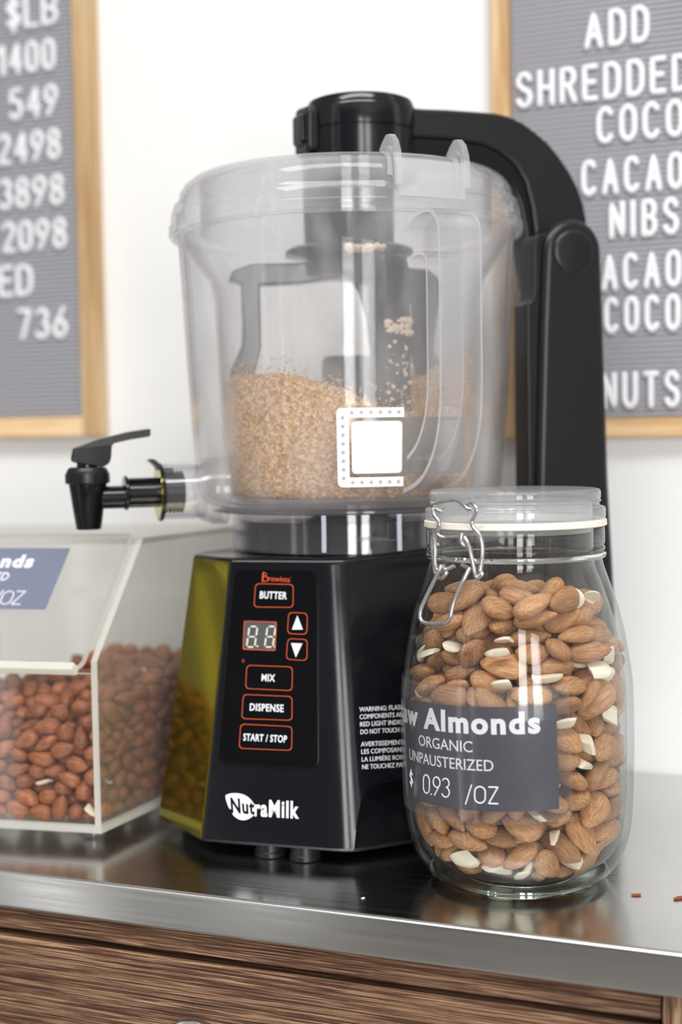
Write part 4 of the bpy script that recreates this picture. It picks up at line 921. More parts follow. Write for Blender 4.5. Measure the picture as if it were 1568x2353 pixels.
# almonds in the jar
rows = decode([
-375,-169,1481,-131,-2,-15,91,200,-353,1504,-93,10,-146,87,379,-153,1491,-12,34,67,100,40,-392,1490,-5,-21,28,106,-238,-305,1411,-20,39,-130,103,-285,-256,1516,-9,35,-171,97,195,-290,1408,65,-24,-11,90,-123,-325,1467,40,14,40,103,
264,-213,1366,25,35,179,108,-122,-315,1381,-4,175,68,90,59,-327,1417,-171,-13,-34,109,231,-223,1482,64,151,-28,102,134,-255,1516,-47,48,139,105,-351,30,1437,1,160,-28,104,-248,-140,1446,-19,-18,141,111,-257,-109,1541,-15,180,-26,101,
323,-71,1400,-40,-33,-110,101,391,53,1323,-35,-160,-21,95,-9,-251,1512,-167,17,-32,100,-357,157,1394,3,17,-133,91,390,84,1446,132,-24,112,98,-464,-233,626,113,110,-36,102,-477,-203,863,-105,-11,116,97,444,-267,891,-46,115,90,101,
-386,-345,1017,105,-3,140,100,89,-213,1373,-75,0,-177,86,9,-512,1056,-34,1,-178,92,-383,-334,518,153,-1,-61,95,-187,-471,1002,-43,-51,159,96,398,-314,745,-35,159,64,97,-198,-467,566,69,-17,-7,96,305,-405,1022,23,128,28,87,
-286,-418,895,-41,39,145,93,-129,-182,1485,59,25,64,87,-109,-492,1116,150,-10,-21,91,292,-410,795,-38,-116,70,89,391,168,1352,128,34,-32,97,-319,-389,775,16,-15,154,94,197,-462,912,146,-2,20,104,33,-499,944,-37,54,-124,100,
443,-230,513,2,-177,79,89,-372,-333,406,-44,24,-59,94,356,-350,624,169,-42,44,94,-483,-121,750,30,-6,-87,111,447,-218,1197,146,37,66,107,461,-200,710,-144,-28,56,104,-173,-465,772,-16,46,-41,98,336,-362,440,-32,32,-123,105,
-457,-187,1061,23,-15,-80,109,-43,-489,624,-6,-157,-5,108,-284,-397,627,50,52,-153,94,344,-345,1149,-31,4,-157,101,-492,-67,307,107,62,-63,111,-284,45,1529,-2,177,-41,94,63,-481,1143,2,172,-17,93,-44,-482,395,-32,-160,-22,92,
360,-322,995,-54,143,20,105,174,-450,992,28,15,156,87,-462,-138,1212,13,-17,-62,111,461,-181,408,25,-142,96,100,93,-471,519,0,-162,-17,94,-138,-458,1268,162,-9,-13,111,199,-436,1086,-14,-1,-124,106,503,-132,1025,-105,0,72,107,
-462,-116,589,15,165,-10,87,-494,-47,1101,-7,-162,95,100,185,-438,734,-13,-25,97,87,-295,-372,296,166,5,-48,106,-367,-301,922,-142,12,-14,99,-184,-437,690,49,-13,41,89,-2,-473,701,2,-175,-26,105,377,-282,402,22,4,-4,86,
204,-68,1488,8,166,-74,106,325,-339,1242,33,-7,-4,101,-432,-185,356,56,12,83,107,233,-51,1388,-131,-11,98,94,-411,-219,262,-162,-1,-62,87,276,-376,322,43,61,-14,103,-450,-118,669,14,-15,-8,95,-426,-187,956,157,8,-2,94,
187,-424,816,21,23,-51,99,-262,-380,481,-61,-14,34,96,-345,-307,693,7,8,79,99,-361,-287,600,-9,7,82,102,56,-456,845,-3,10,-52,106,-59,-456,1005,118,28,-109,97,248,-385,683,14,-18,143,101,-391,-239,754,5,16,75,89,
-82,-449,895,-1,-23,35,109,-168,-423,468,143,-5,81,96,209,-404,611,-144,0,121,97,35,-453,461,-137,5,94,95,395,-223,1076,30,136,-22,94,124,-436,321,-36,10,159,101,245,-381,510,-21,0,91,106,-409,-193,456,23,2,-174,100,
-60,-448,789,16,172,-76,106,-274,-360,1252,-128,-16,-116,105,365,-266,574,-19,16,178,105,-62,-447,525,81,-19,74,106,-48,-448,238,-25,142,-14,94,-305,-330,195,157,-27,-78,90,-425,-149,526,156,9,99,88,121,-114,1382,-84,-9,146,97,
-40,-160,1366,41,-1,15,111,117,-431,592,35,-172,-54,111,-515,60,864,-67,120,-83,112,366,-253,327,-12,-161,-81,99,484,-109,915,-12,-26,51,101,-357,-263,1271,-18,175,57,101,-455,-53,858,32,33,162,111,146,-417,430,22,0,-90,109,
-239,-372,380,1,-9,104,109,414,-172,249,57,150,24,108,455,-134,1234,140,12,23,96,-231,-372,1019,-35,172,59,99,-139,-62,1436,-105,44,-16,109,92,-424,183,-53,45,47,95,317,-289,183,14,-46,-41,106,75,-422,763,176,-7,-63,99,
-368,-216,1391,-12,162,-28,92,22,-142,1459,10,-9,48,110,359,-229,858,9,28,-87,94,-335,-260,1050,-21,-29,-66,93,401,-164,791,11,28,160,87,258,-331,864,3,-127,46,98,-430,-52,1276,-24,-36,-88,92,172,-381,256,64,25,-36,103,
-449,-22,988,-148,0,31,109,349,-227,1300,-28,14,-173,99,-1,-415,359,-18,152,38,89,-354,-217,863,-28,-159,-80,101,264,-320,1325,-10,175,20,92,-488,68,1182,64,12,-125,109,-404,-84,227,52,40,-115,96,-264,222,1501,-15,-30,-25,100,
-190,-365,238,-17,-23,109,96,-314,-260,1134,3,-16,-52,88,-470,35,263,46,134,89,98,447,-102,665,16,-159,-4,101,-500,141,644,64,32,-117,100,229,-334,204,-144,-64,18,90,-172,-366,1097,-147,16,-1,100,-451,3,669,16,8,-17,105,
279,-292,1071,-4,39,-144,88,-134,-380,960,5,-21,15,87,-307,-260,437,5,147,-76,87,165,-366,1266,-149,-6,87,96,-460,32,563,173,21,46,106,4,-115,1542,163,7,-8,99,61,-392,1076,-170,24,-21,105,519,33,629,-88,30,-86,92,
-225,-322,872,-20,-36,45,96,490,-19,1112,-45,152,-62,99,-110,-376,1184,-28,-172,-16,110,518,40,892,105,7,-84,93,-119,-371,313,-25,177,3,95,121,-369,1170,8,175,-1,109,90,-377,920,-1,176,60,86,-451,42,411,9,-23,-160,109,
391,-129,597,-10,-21,172,95,43,-378,1246,18,-3,44,99,-284,-254,776,-121,21,-73,91,272,99,1457,-126,57,41,106,496,17,486,24,-22,59,89,-158,-344,162,-49,14,160,101,-17,-376,148,-130,-24,-91,100,-91,-364,1308,-17,-10,-30,110,
321,-192,661,-156,17,-72,98,308,-210,950,-10,-26,89,106,-362,-74,385,51,-157,-4,110,-357,-93,758,-150,49,60,102,-437,45,768,-3,-21,-37,90,-229,194,1358,31,5,162,94,-249,-270,975,-18,2,-124,98,282,-235,740,5,-21,118,110,
-328,-164,205,142,-8,50,110,-349,-114,1367,17,143,63,91,-407,-5,1151,-33,-34,-73,89,-129,-342,560,15,6,-99,98,-161,-329,646,-163,11,-91,102,256,-261,1200,-58,-9,-165,91,-253,-263,559,155,-13,68,108,469,-8,1217,-160,-4,30,96,
442,-48,812,18,8,161,109,-383,-33,480,-14,8,-48,88,84,-352,679,-2,-178,-48,102,-314,-175,1206,-167,8,-58,96,507,106,1054,-103,-14,-69,99,-454,125,467,-5,17,32,93,-445,102,1049,4,-7,-21,97,231,-270,644,-33,35,-59,100,
279,-218,463,116,-13,4,107,-341,-92,978,-22,19,44,97,43,-350,1005,4,147,90,90,454,-12,715,15,169,-39,107,436,-38,1001,158,4,-106,106,-242,-252,1339,-162,-11,28,93,-214,151,1464,31,-5,-158,108,-378,-18,145,-32,8,104,90,
-415,44,1326,-9,32,116,103,-451,193,851,6,6,102,88,-446,146,943,28,169,-60,101,352,-115,427,-16,153,-16,98,177,-292,983,27,15,71,102,-336,-62,1056,178,3,-41,106,-312,-138,295,179,13,61,87,149,-306,772,-62,-7,-14,98,
434,-22,381,164,-12,-14,112,415,-48,542,51,-2,24,95,-120,-317,400,17,7,124,107,375,-91,1128,-32,171,-6,87,-221,-255,336,17,13,-25,102,-444,235,521,48,-136,42,97,-142,-303,815,-55,-72,50,110,489,130,346,83,-10,94,92,
181,-277,345,-106,148,-8,109,422,-26,283,21,7,-166,110,318,-127,302,-33,33,-166,93,25,-329,529,63,-153,-33,103,-286,-163,642,-166,4,-46,106,-438,195,777,164,-18,29,94,-45,-326,907,-45,122,52,101,-18,-328,243,-3,-169,-3,103,
-43,-325,670,15,45,31,92,-423,118,224,-34,-165,-70,100,231,-230,242,-19,121,46,106,394,-56,162,47,47,172,93,-306,-108,544,-55,-7,76,100,293,-136,111,-15,17,151,92,360,-87,1292,-17,11,34,100,-395,52,876,32,140,-29,93,
172,-271,1119,-23,36,-108,99,-145,41,1459,153,-19,-21,90,155,-279,567,-34,6,-145,93,-276,-159,113,167,0,-90,110,286,-135,505,-80,109,1,88,477,161,797,-138,77,1,106,-214,-233,1109,52,-36,-41,103,-247,-198,724,-32,-169,-62,93,
284,-134,1170,-34,-8,147,111,108,-295,169,-18,-55,20,108,239,-204,1053,-49,1,-146,92,472,142,611,-32,146,77,86,-75,-305,470,37,-168,-29,93,-203,-237,228,47,-44,-12,97,-230,-211,461,94,-11,-57,103,-4,-312,815,-42,143,-2,94,
-338,-20,601,33,152,53,98,-408,119,606,17,26,155,97,-250,-177,898,105,-27,137,99,-302,-52,813,-116,29,89,100,43,-302,376,-124,-61,33,95,445,66,774,65,0,175,104,-285,-106,1147,-174,-15,-7,105,174,-248,863,96,-7,-153,102,
-121,-277,1043,104,4,143,93,464,171,474,-38,-40,-49,110,291,-116,194,156,4,78,95,189,-232,106,-179,-1,74,88,-409,244,989,-161,32,18,100,-278,-105,1315,-9,149,-17,108,432,63,450,-155,9,12,97,-404,222,1099,169,6,24,110,
348,-63,950,167,12,-59,103,307,-96,854,32,-23,71,98,449,213,1185,165,-8,-61,99,336,-66,1054,21,8,-73,101,-132,-250,125,59,6,153,92,31,-280,1306,159,-9,-16,101,-40,-278,1156,-37,18,-145,92,-36,-1,1404,150,-15,-54,99,
64,-272,1218,-21,-2,-153,86,-151,-234,1250,55,14,-31,106,-364,72,1203,-70,131,-65,111,-364,349,825,-31,-179,36,104,-386,253,886,30,-153,-34,89,437,222,991,23,34,-27,92,437,217,311,53,-45,96,92,-381,169,519,40,4,-171,90,
420,100,1166,80,-4,159,101,-335,35,279,166,28,-38,87,-380,235,630,-16,-18,-42,111,369,-4,634,-3,-9,-161,105,179,95,1397,-79,-128,18,101,417,104,185,32,-5,-68,107,395,46,872,10,16,119,101,427,217,544,-51,-5,-12,91,
418,273,843,148,-47,-58,111,421,203,1101,22,179,44,89,-349,329,1172,158,54,12,98,-366,242,194,-168,53,-37,106,418,210,753,-80,-26,-142,93,-361,269,737,10,-21,-6,111,400,92,941,24,10,-155,91,-320,372,914,-153,21,26,101,
-300,16,424,-71,-75,-97,98,-238,-47,1244,-139,3,-78,110,-334,333,430,-8,40,-61,100,-341,97,725,-7,-164,-71,108,384,324,979,-138,20,-39,110,-348,282,321,152,39,2,96,-338,312,555,-51,17,154,101,390,97,1057,-22,-27,-88,87,
-271,-5,1363,-111,143,12,89,395,254,1260,1,169,77,91,170,-150,1236,-9,164,-13,112,366,53,550,26,16,22,106,-318,333,663,-22,-9,-24,98,322,404,730,75,10,-36,107,-203,475,820,72,161,16,110,-306,350,1284,-17,158,-77,105,
89,17,1369,47,39,131,108,-271,403,721,8,-166,17,108,-310,68,138,103,6,-62,111,373,296,427,-29,39,33,89,353,340,285,-55,148,-42,97,311,-14,738,-113,17,85,105,-321,104,1013,116,22,112,105,-221,451,619,178,6,42,89,
-231,442,1088,8,34,-170,105,322,1,1218,-171,24,35,92,-331,152,340,-5,177,-13,95,379,241,640,-7,10,-137,106,336,360,490,1,145,-57,100,307,401,832,3,11,-24,88,51,4,1503,37,156,-9,109,273,429,628,151,3,-31,86,
-231,423,957,-149,21,58,109,-323,199,1254,31,11,-172,111,-288,63,1155,-40,-26,74,90,-269,371,1179,-128,9,117,96,88,-174,1287,20,2,-42,88,-306,109,483,32,-49,-116,108,342,71,313,-22,166,40,89,297,-1,420,-46,108,-56,91,
342,75,233,-8,-26,54,97,266,416,1037,105,-55,31,90,26,516,529,-78,-21,0,112,-6,513,823,148,31,3,86,-306,143,255,-152,15,-72,93,-237,393,447,79,9,-87,99,-307,232,435,-75,159,25,101,-230,400,1342,149,13,-62,94,
-168,453,549,19,6,171,103,201,458,908,-19,174,-24,88,-256,362,534,45,7,-37,98,255,415,374,42,177,-43,107,-61,498,940,8,17,-174,91,346,119,668,-60,14,-177,103,311,341,899,-7,-172,31,96,-79,489,737,19,180,6,110,
319,322,1107,15,-171,7,107,315,329,1337,-177,-4,75,108,341,116,408,-16,-10,-173,94,86,495,647,-26,-18,156,102,311,330,1227,-24,-147,30,110,298,22,1143,-14,-10,-119,92,-38,495,1030,-17,-19,32,91,-296,146,813,174,1,68,104,
-295,141,921,105,-4,101,93,-81,-149,1224,-166,-7,-23,111,338,253,202,162,-35,-4,108,59,494,436,143,-17,17,91,-295,217,1162,32,-170,40,90,-134,456,383,-13,175,27,100,307,50,115,-29,11,73,98,258,390,1180,143,-7,-108,90,
333,123,1279,15,25,-41,103,-142,445,469,19,-1,-101,88,-160,430,1005,-112,-11,94,97,183,-56,1301,167,-3,-14,87,-227,367,211,0,-1,53,111,318,85,1014,150,12,-48,91,-282,246,1005,14,-19,150,111,-193,403,1217,-43,-2,-50,107,
291,333,585,149,-11,11,99,-83,460,1099,23,17,-125,96,-97,-109,1303,-170,3,-11,94,322,224,957,137,26,-35,102,218,403,486,40,-13,-127,95,131,453,721,16,-14,150,98,2,471,1281,-33,167,-67,91,107,455,1242,19,9,-58,99,
145,440,540,20,13,-166,106,41,466,1167,-171,10,-88,86,294,71,823,-109,26,100,92,-92,443,641,-19,-7,-130,106,124,446,417,-44,-18,40,94,-251,96,1317,-69,65,31,108,-80,442,1194,26,2,-74,102,50,456,920,-121,3,-122,101,
-156,398,1404,18,5,38,91,92,448,1081,145,-6,-84,99,309,169,275,-30,-18,20,87,150,425,1003,48,-9,-121,104,292,257,823,-57,-6,-61,96,-258,180,167,-89,-59,102,95,-247,255,902,-11,-151,-50,96,-170,374,310,30,163,0,102,
-256,168,1122,171,-40,-25,90,194,387,214,6,-170,-49,111,292,238,723,-8,-1,-151,106,-6,443,334,18,7,-106,100,-149,383,796,17,175,1,104,-249,181,563,70,41,57,104,287,218,1207,42,-161,-20,99,-234,255,323,82,-38,102,96,
282,236,405,147,25,25,111,285,223,1069,9,5,104,90,228,338,312,-1,-158,81,94,286,215,324,-29,4,18,94,-112,397,890,145,7,37,94,-207,302,1073,-11,-18,-39,94,-33,423,243,-150,-8,-43,97,139,396,829,-169,14,-27,101,
-210,283,824,-145,21,-57,88,279,169,534,23,-147,-47,108,38,418,165,39,-29,40,96,152,381,1310,38,-2,143,92,164,371,647,140,25,2,87,272,147,130,24,-22,-95,90,-216,242,717,21,-35,43,95,-194,283,123,-3,-9,168,108,
32,403,1471,-33,-20,-147,104,100,389,320,47,3,-152,99,-196,272,1421,-80,-66,-29,93,236,273,663,-161,-19,76,94,-46,391,499,-17,-172,30,91,241,257,250,21,-19,33,89,-158,30,1227,-37,153,-56,103,220,44,1283,58,26,167,95,
158,-10,1220,6,-19,-165,93,-14,389,1392,5,-159,21,100,-171,291,593,23,29,47,99,208,292,469,-5,-52,-73,90,181,321,745,-179,-4,31,102,-99,352,182,2,13,99,97,-152,308,450,-27,131,-83,101,245,183,925,-103,-6,122,108,
234,232,1394,11,25,-140,96,145,342,1399,0,170,13,90,-157,43,1350,108,-13,79,91,151,335,1176,-27,-22,-75,100,233,199,1145,164,4,-30,98,29,370,1044,-49,-20,-96,93,177,302,1027,99,45,24,112,29,368,773,160,13,-89,100,
-112,321,1354,20,-12,-97,87,228,119,1206,-151,0,-12,94,2,363,689,8,2,-115,102,-114,317,1498,170,-28,-42,92,-23,353,413,24,-163,-35,102,96,340,935,2,-160,55,96,-14,-21,1317,37,-7,159,101,155,301,133,7,-166,-66,110,
-108,309,723,29,-35,-9,101,-109,307,272,25,10,-164,98,-29,346,984,-25,-14,-53,94,-151,254,1286,-19,9,123,96,-68,328,1096,-30,136,-88,98,-160,232,1196,18,13,83,103,184,256,835,-47,46,-53,95,-122,284,946,74,79,-18,102,
-52,327,606,21,-25,-133,98,-43,328,1295,-28,153,-49,112,121,305,587,-104,-5,131,105,-114,278,371,110,8,27,88,71,321,1256,-9,163,-48,108,52,318,488,-40,-153,10,99,70,311,210,-35,24,160,101,22,318,870,-49,8,-17,98,
88,296,1450,-18,32,-140,90,182,184,1295,-13,174,65,93,107,280,333,-67,136,-12,92,56,289,1155,25,155,-71,99,13,286,108,-164,16,-2,91,-70,252,1450,-17,152,-47,97,78,199,1338,-5,22,-115,96,-51,187,1384,136,-8,51,93,
85,176,1445,30,-171,14,104,-75,109,1307,11,18,-173,94,-46,170,1231,-4,-174,87,104,77,116,1247,-3,-3,-93,95,-56,81,1519,9,135,-76,104,23,100,1408,62,-22,-166,90])
geoH = [almond_np(14, 14, .0224, .0140*k, .0088*k2, s) for s, k, k2 in ((1, 1, 1), (2, 1.06, .95), (3, .93, 1.05), (4, 1.1, 1.0))]
meA = [almond_mesh('raw_almond', g, M_alm) for g in geoH]
meC = [chip_mesh('almond_chip', s, M_pale) for s in (1, 2, 3, 4, 5, 6, 7, 8)]
rl = random.Random(4)
NI = 300; nchip = 0
for i, r in enumerate(rows[:NI]):
    zone = 'above the paper label' if r[2] > .100 else ('below the paper label' if r[2] < .052 else 'level with the paper label')
    chip = rl.random() < .19
    if chip:
        o = bpy.data.objects.new('almond_chip', rl.choice(meC)); tag(o, 'pale broken almond piece inside the glass jar, '+zone, 'almond piece', 'pale almond pieces in the jar')
        s = rl.uniform(.8, 1.45); o.scale = (s, s, s)
    else:
        o = bpy.data.objects.new('raw_almond', rl.choice(meA)); tag(o, 'whole brown raw almond inside the glass jar, '+zone, 'almond', 'raw almonds in the jar'); o.scale = r[6:9]
    COL.objects.link(o); p = JC+Vector(r[:3]); o.location = p; o.rotation_euler = r[3:6]
mass('raw_almonds', rows[NI:], almond_np(9, 9, .0222, .0138, .0088, 3), M_alm, JC, 'raw almonds filling the middle and back of the clip-top jar', 'almonds')

# ------------------------------------------------------------------ acrylic bin
BCn = atZ(233, 1900, .0125); BCn = Vector((BCn.x, BCn.y, 0))
th_ = radians(14); ph_ = radians(24.3); fxv = Vector((-cos(th_), sin(th_), 0)); sdv = Vector((sin(ph_), cos(ph_), 0))
def BQ(s, t, z): return BCn+fxv*s+sdv*t+Vector((0, 0, z))
bn_ = thing('acrylic_bin', 'clear acrylic bulk bin of roasted almonds left of the grinder', 'bin', BCn, 0)
ZFR, ZTP, TSL = .1085, .1755, .052; SB, TB = .200, .192; tk = .0038
def acr(nm, vf, mt, parent=bn_, big=None):            # sheet: two large faces clear, cut edges frosted
    vs, fs = vf; areas = []
    for f in fs:
        a = 0; p0 = Vector(vs[f[0]])
        for i in range(1, len(f)-1): a += ((Vector(vs[f[i]])-p0).cross(Vector(vs[f[i+1]])-p0)).length/2
        areas.append(a)
    srt = sorted(areas)[-2:]
    return mesh_obj(nm, vs, fs, None, parent, mats=[mt, M_acedge], midx=[0 if a >= srt[0]-1e-12 else 1 for a in areas])
prof = [(0, .0125), (TB, .0125), (TB, ZTP), (TSL, ZTP), (0, ZFR)]
acr('side_panel', prism(lambda t, z, s: BQ(s, t, z), prof, 0, tk), M_acry_side)
acr('side_panel', prism(lambda t, z, s: BQ(s, t, z), prof, SB-tk, SB), M_acry_side)
acr('front_panel', box_vf(BQ, tk+.0001, SB-tk-.0001, .0, tk, .0125, ZFR-.0075), M_acry)
acr('back_panel', box_vf(BQ, tk+.0001, SB-tk-.0001, TB-tk, TB, .0125, ZTP), M_acry)
acr('top_panel', box_vf(BQ, tk+.0001, SB-tk-.0001, TSL+.004, TB-tk, ZTP-tk, ZTP), M_acry)
acr('bottom_panel', box_vf(BQ, 0, SB, 0, TB, .0085, .0124), M_acry)
# sloping flap with a rounded, thick lower lip
def FL(s, w_, h):                                     # w_ along the slope from the lip, h above it
    d = Vector((TSL, ZTP-ZFR)); L = d.length; d /= L; nn = Vector((-d.y, d.x)); t = d.x*w_+nn.x*h-.0035; z = ZFR+.001+d.y*w_+nn.y*h; return BQ(s, t, z)
flL = sqrt(TSL**2+(ZTP-ZFR)**2)
fl = fillet([(.0042, -.0068), (SB-.0042, -.0068), (SB-.0042, flL), (.0042, flL)], [.006, .006, 0, 0], 6)
flap = acr('flap', prism(lambda s, w_, h: FL(s, w_, h), fl, .0002, .0042), M_acry)
lipb = [box_vf(lambda s, w_, h: FL(s, w_, h), .0075, SB-.0075, -.0092, -.0042, -.0014, .0058)]
o = mesh_obj('flap_lip', *join(*lipb), M_acedge, flap); bevel(o, .0008, 2)
for s_, t_ in ((.016, .018), (SB-.016, .018), (.016, TB-.02), (SB-.016, TB-.02)):
    mesh_obj('foot', *lathe_vf([(0, 0), (.0062, 0), (.0066, .001), (.0066, .0075), (.0060, .0084), (0, .0084)], BQ(s_, t_, 0), 32), M_handle, bn_, 40)
# label on the flap
nf = (FL(0, 0, 1)-FL(0, 0, 0)).normalized(); fo_ = FL(0, 0, .0046)
def fpx(px_, py_): P = onp(px_, py_, fo_, nf); return P
c = [fpx(174, 1269), fpx(114, 1409)]
def flc(P):
    d = P-BCn; # solve for s, w
    s = None
    A = np.array([[fxv.x, sdv.x], [fxv.y, sdv.y]]); s, t = np.linalg.solve(A, [d.x, d.y]); L = flL; return s, ((P.z-ZFR-.001)/((ZTP-ZFR)/L))
(s0, w0), (s1, w1) = flc(c[0]), flc(c[1]); sR = (s0+s1)/2
LBW = .095
bl = mesh_obj('paper_label', *prism(lambda s, w_, h: FL(s, w_, h), [(sR, w1), (sR+LBW, w1), (sR+LBW, w0), (sR, w0)], .0044, .0046), M_slate2, bn_)
def ftext(s_, px0, px1, top, foot, bold):
    V, Fs, asp = text_vf(s_, bold); 
    a, b_ = flc(fpx(px1, foot)), flc(fpx(px1, top)); wB, wT = a[1], b_[1]; sE = a[0]; wid = px1-px0
    sS = flc(fpx(px0, foot))[0]
    return mesh_obj('lettering', [FL(sS+(sE-sS)*v[0], wB+(wT-wB)*v[1], .0046+.0002*v[2]) for v in V], Fs, M_white, bl)
ftext('Almonds', -82, 92, 1283, 1313, .045)
ftext('ROASTED', -52, 42, 1322, 1341, .01)
sa, wa = flc(fpx(8, 1394)); capz = flc(fpx(60, 1364))[1]-flc(fpx(60, 1394))[1]
hand('/OZ', -sa, wa, abs(capz), .0012, .0004, lambda x, y, h: FL(-x, y, .0047), 'lettering', bl, M_white, .02, 1.25, nf)
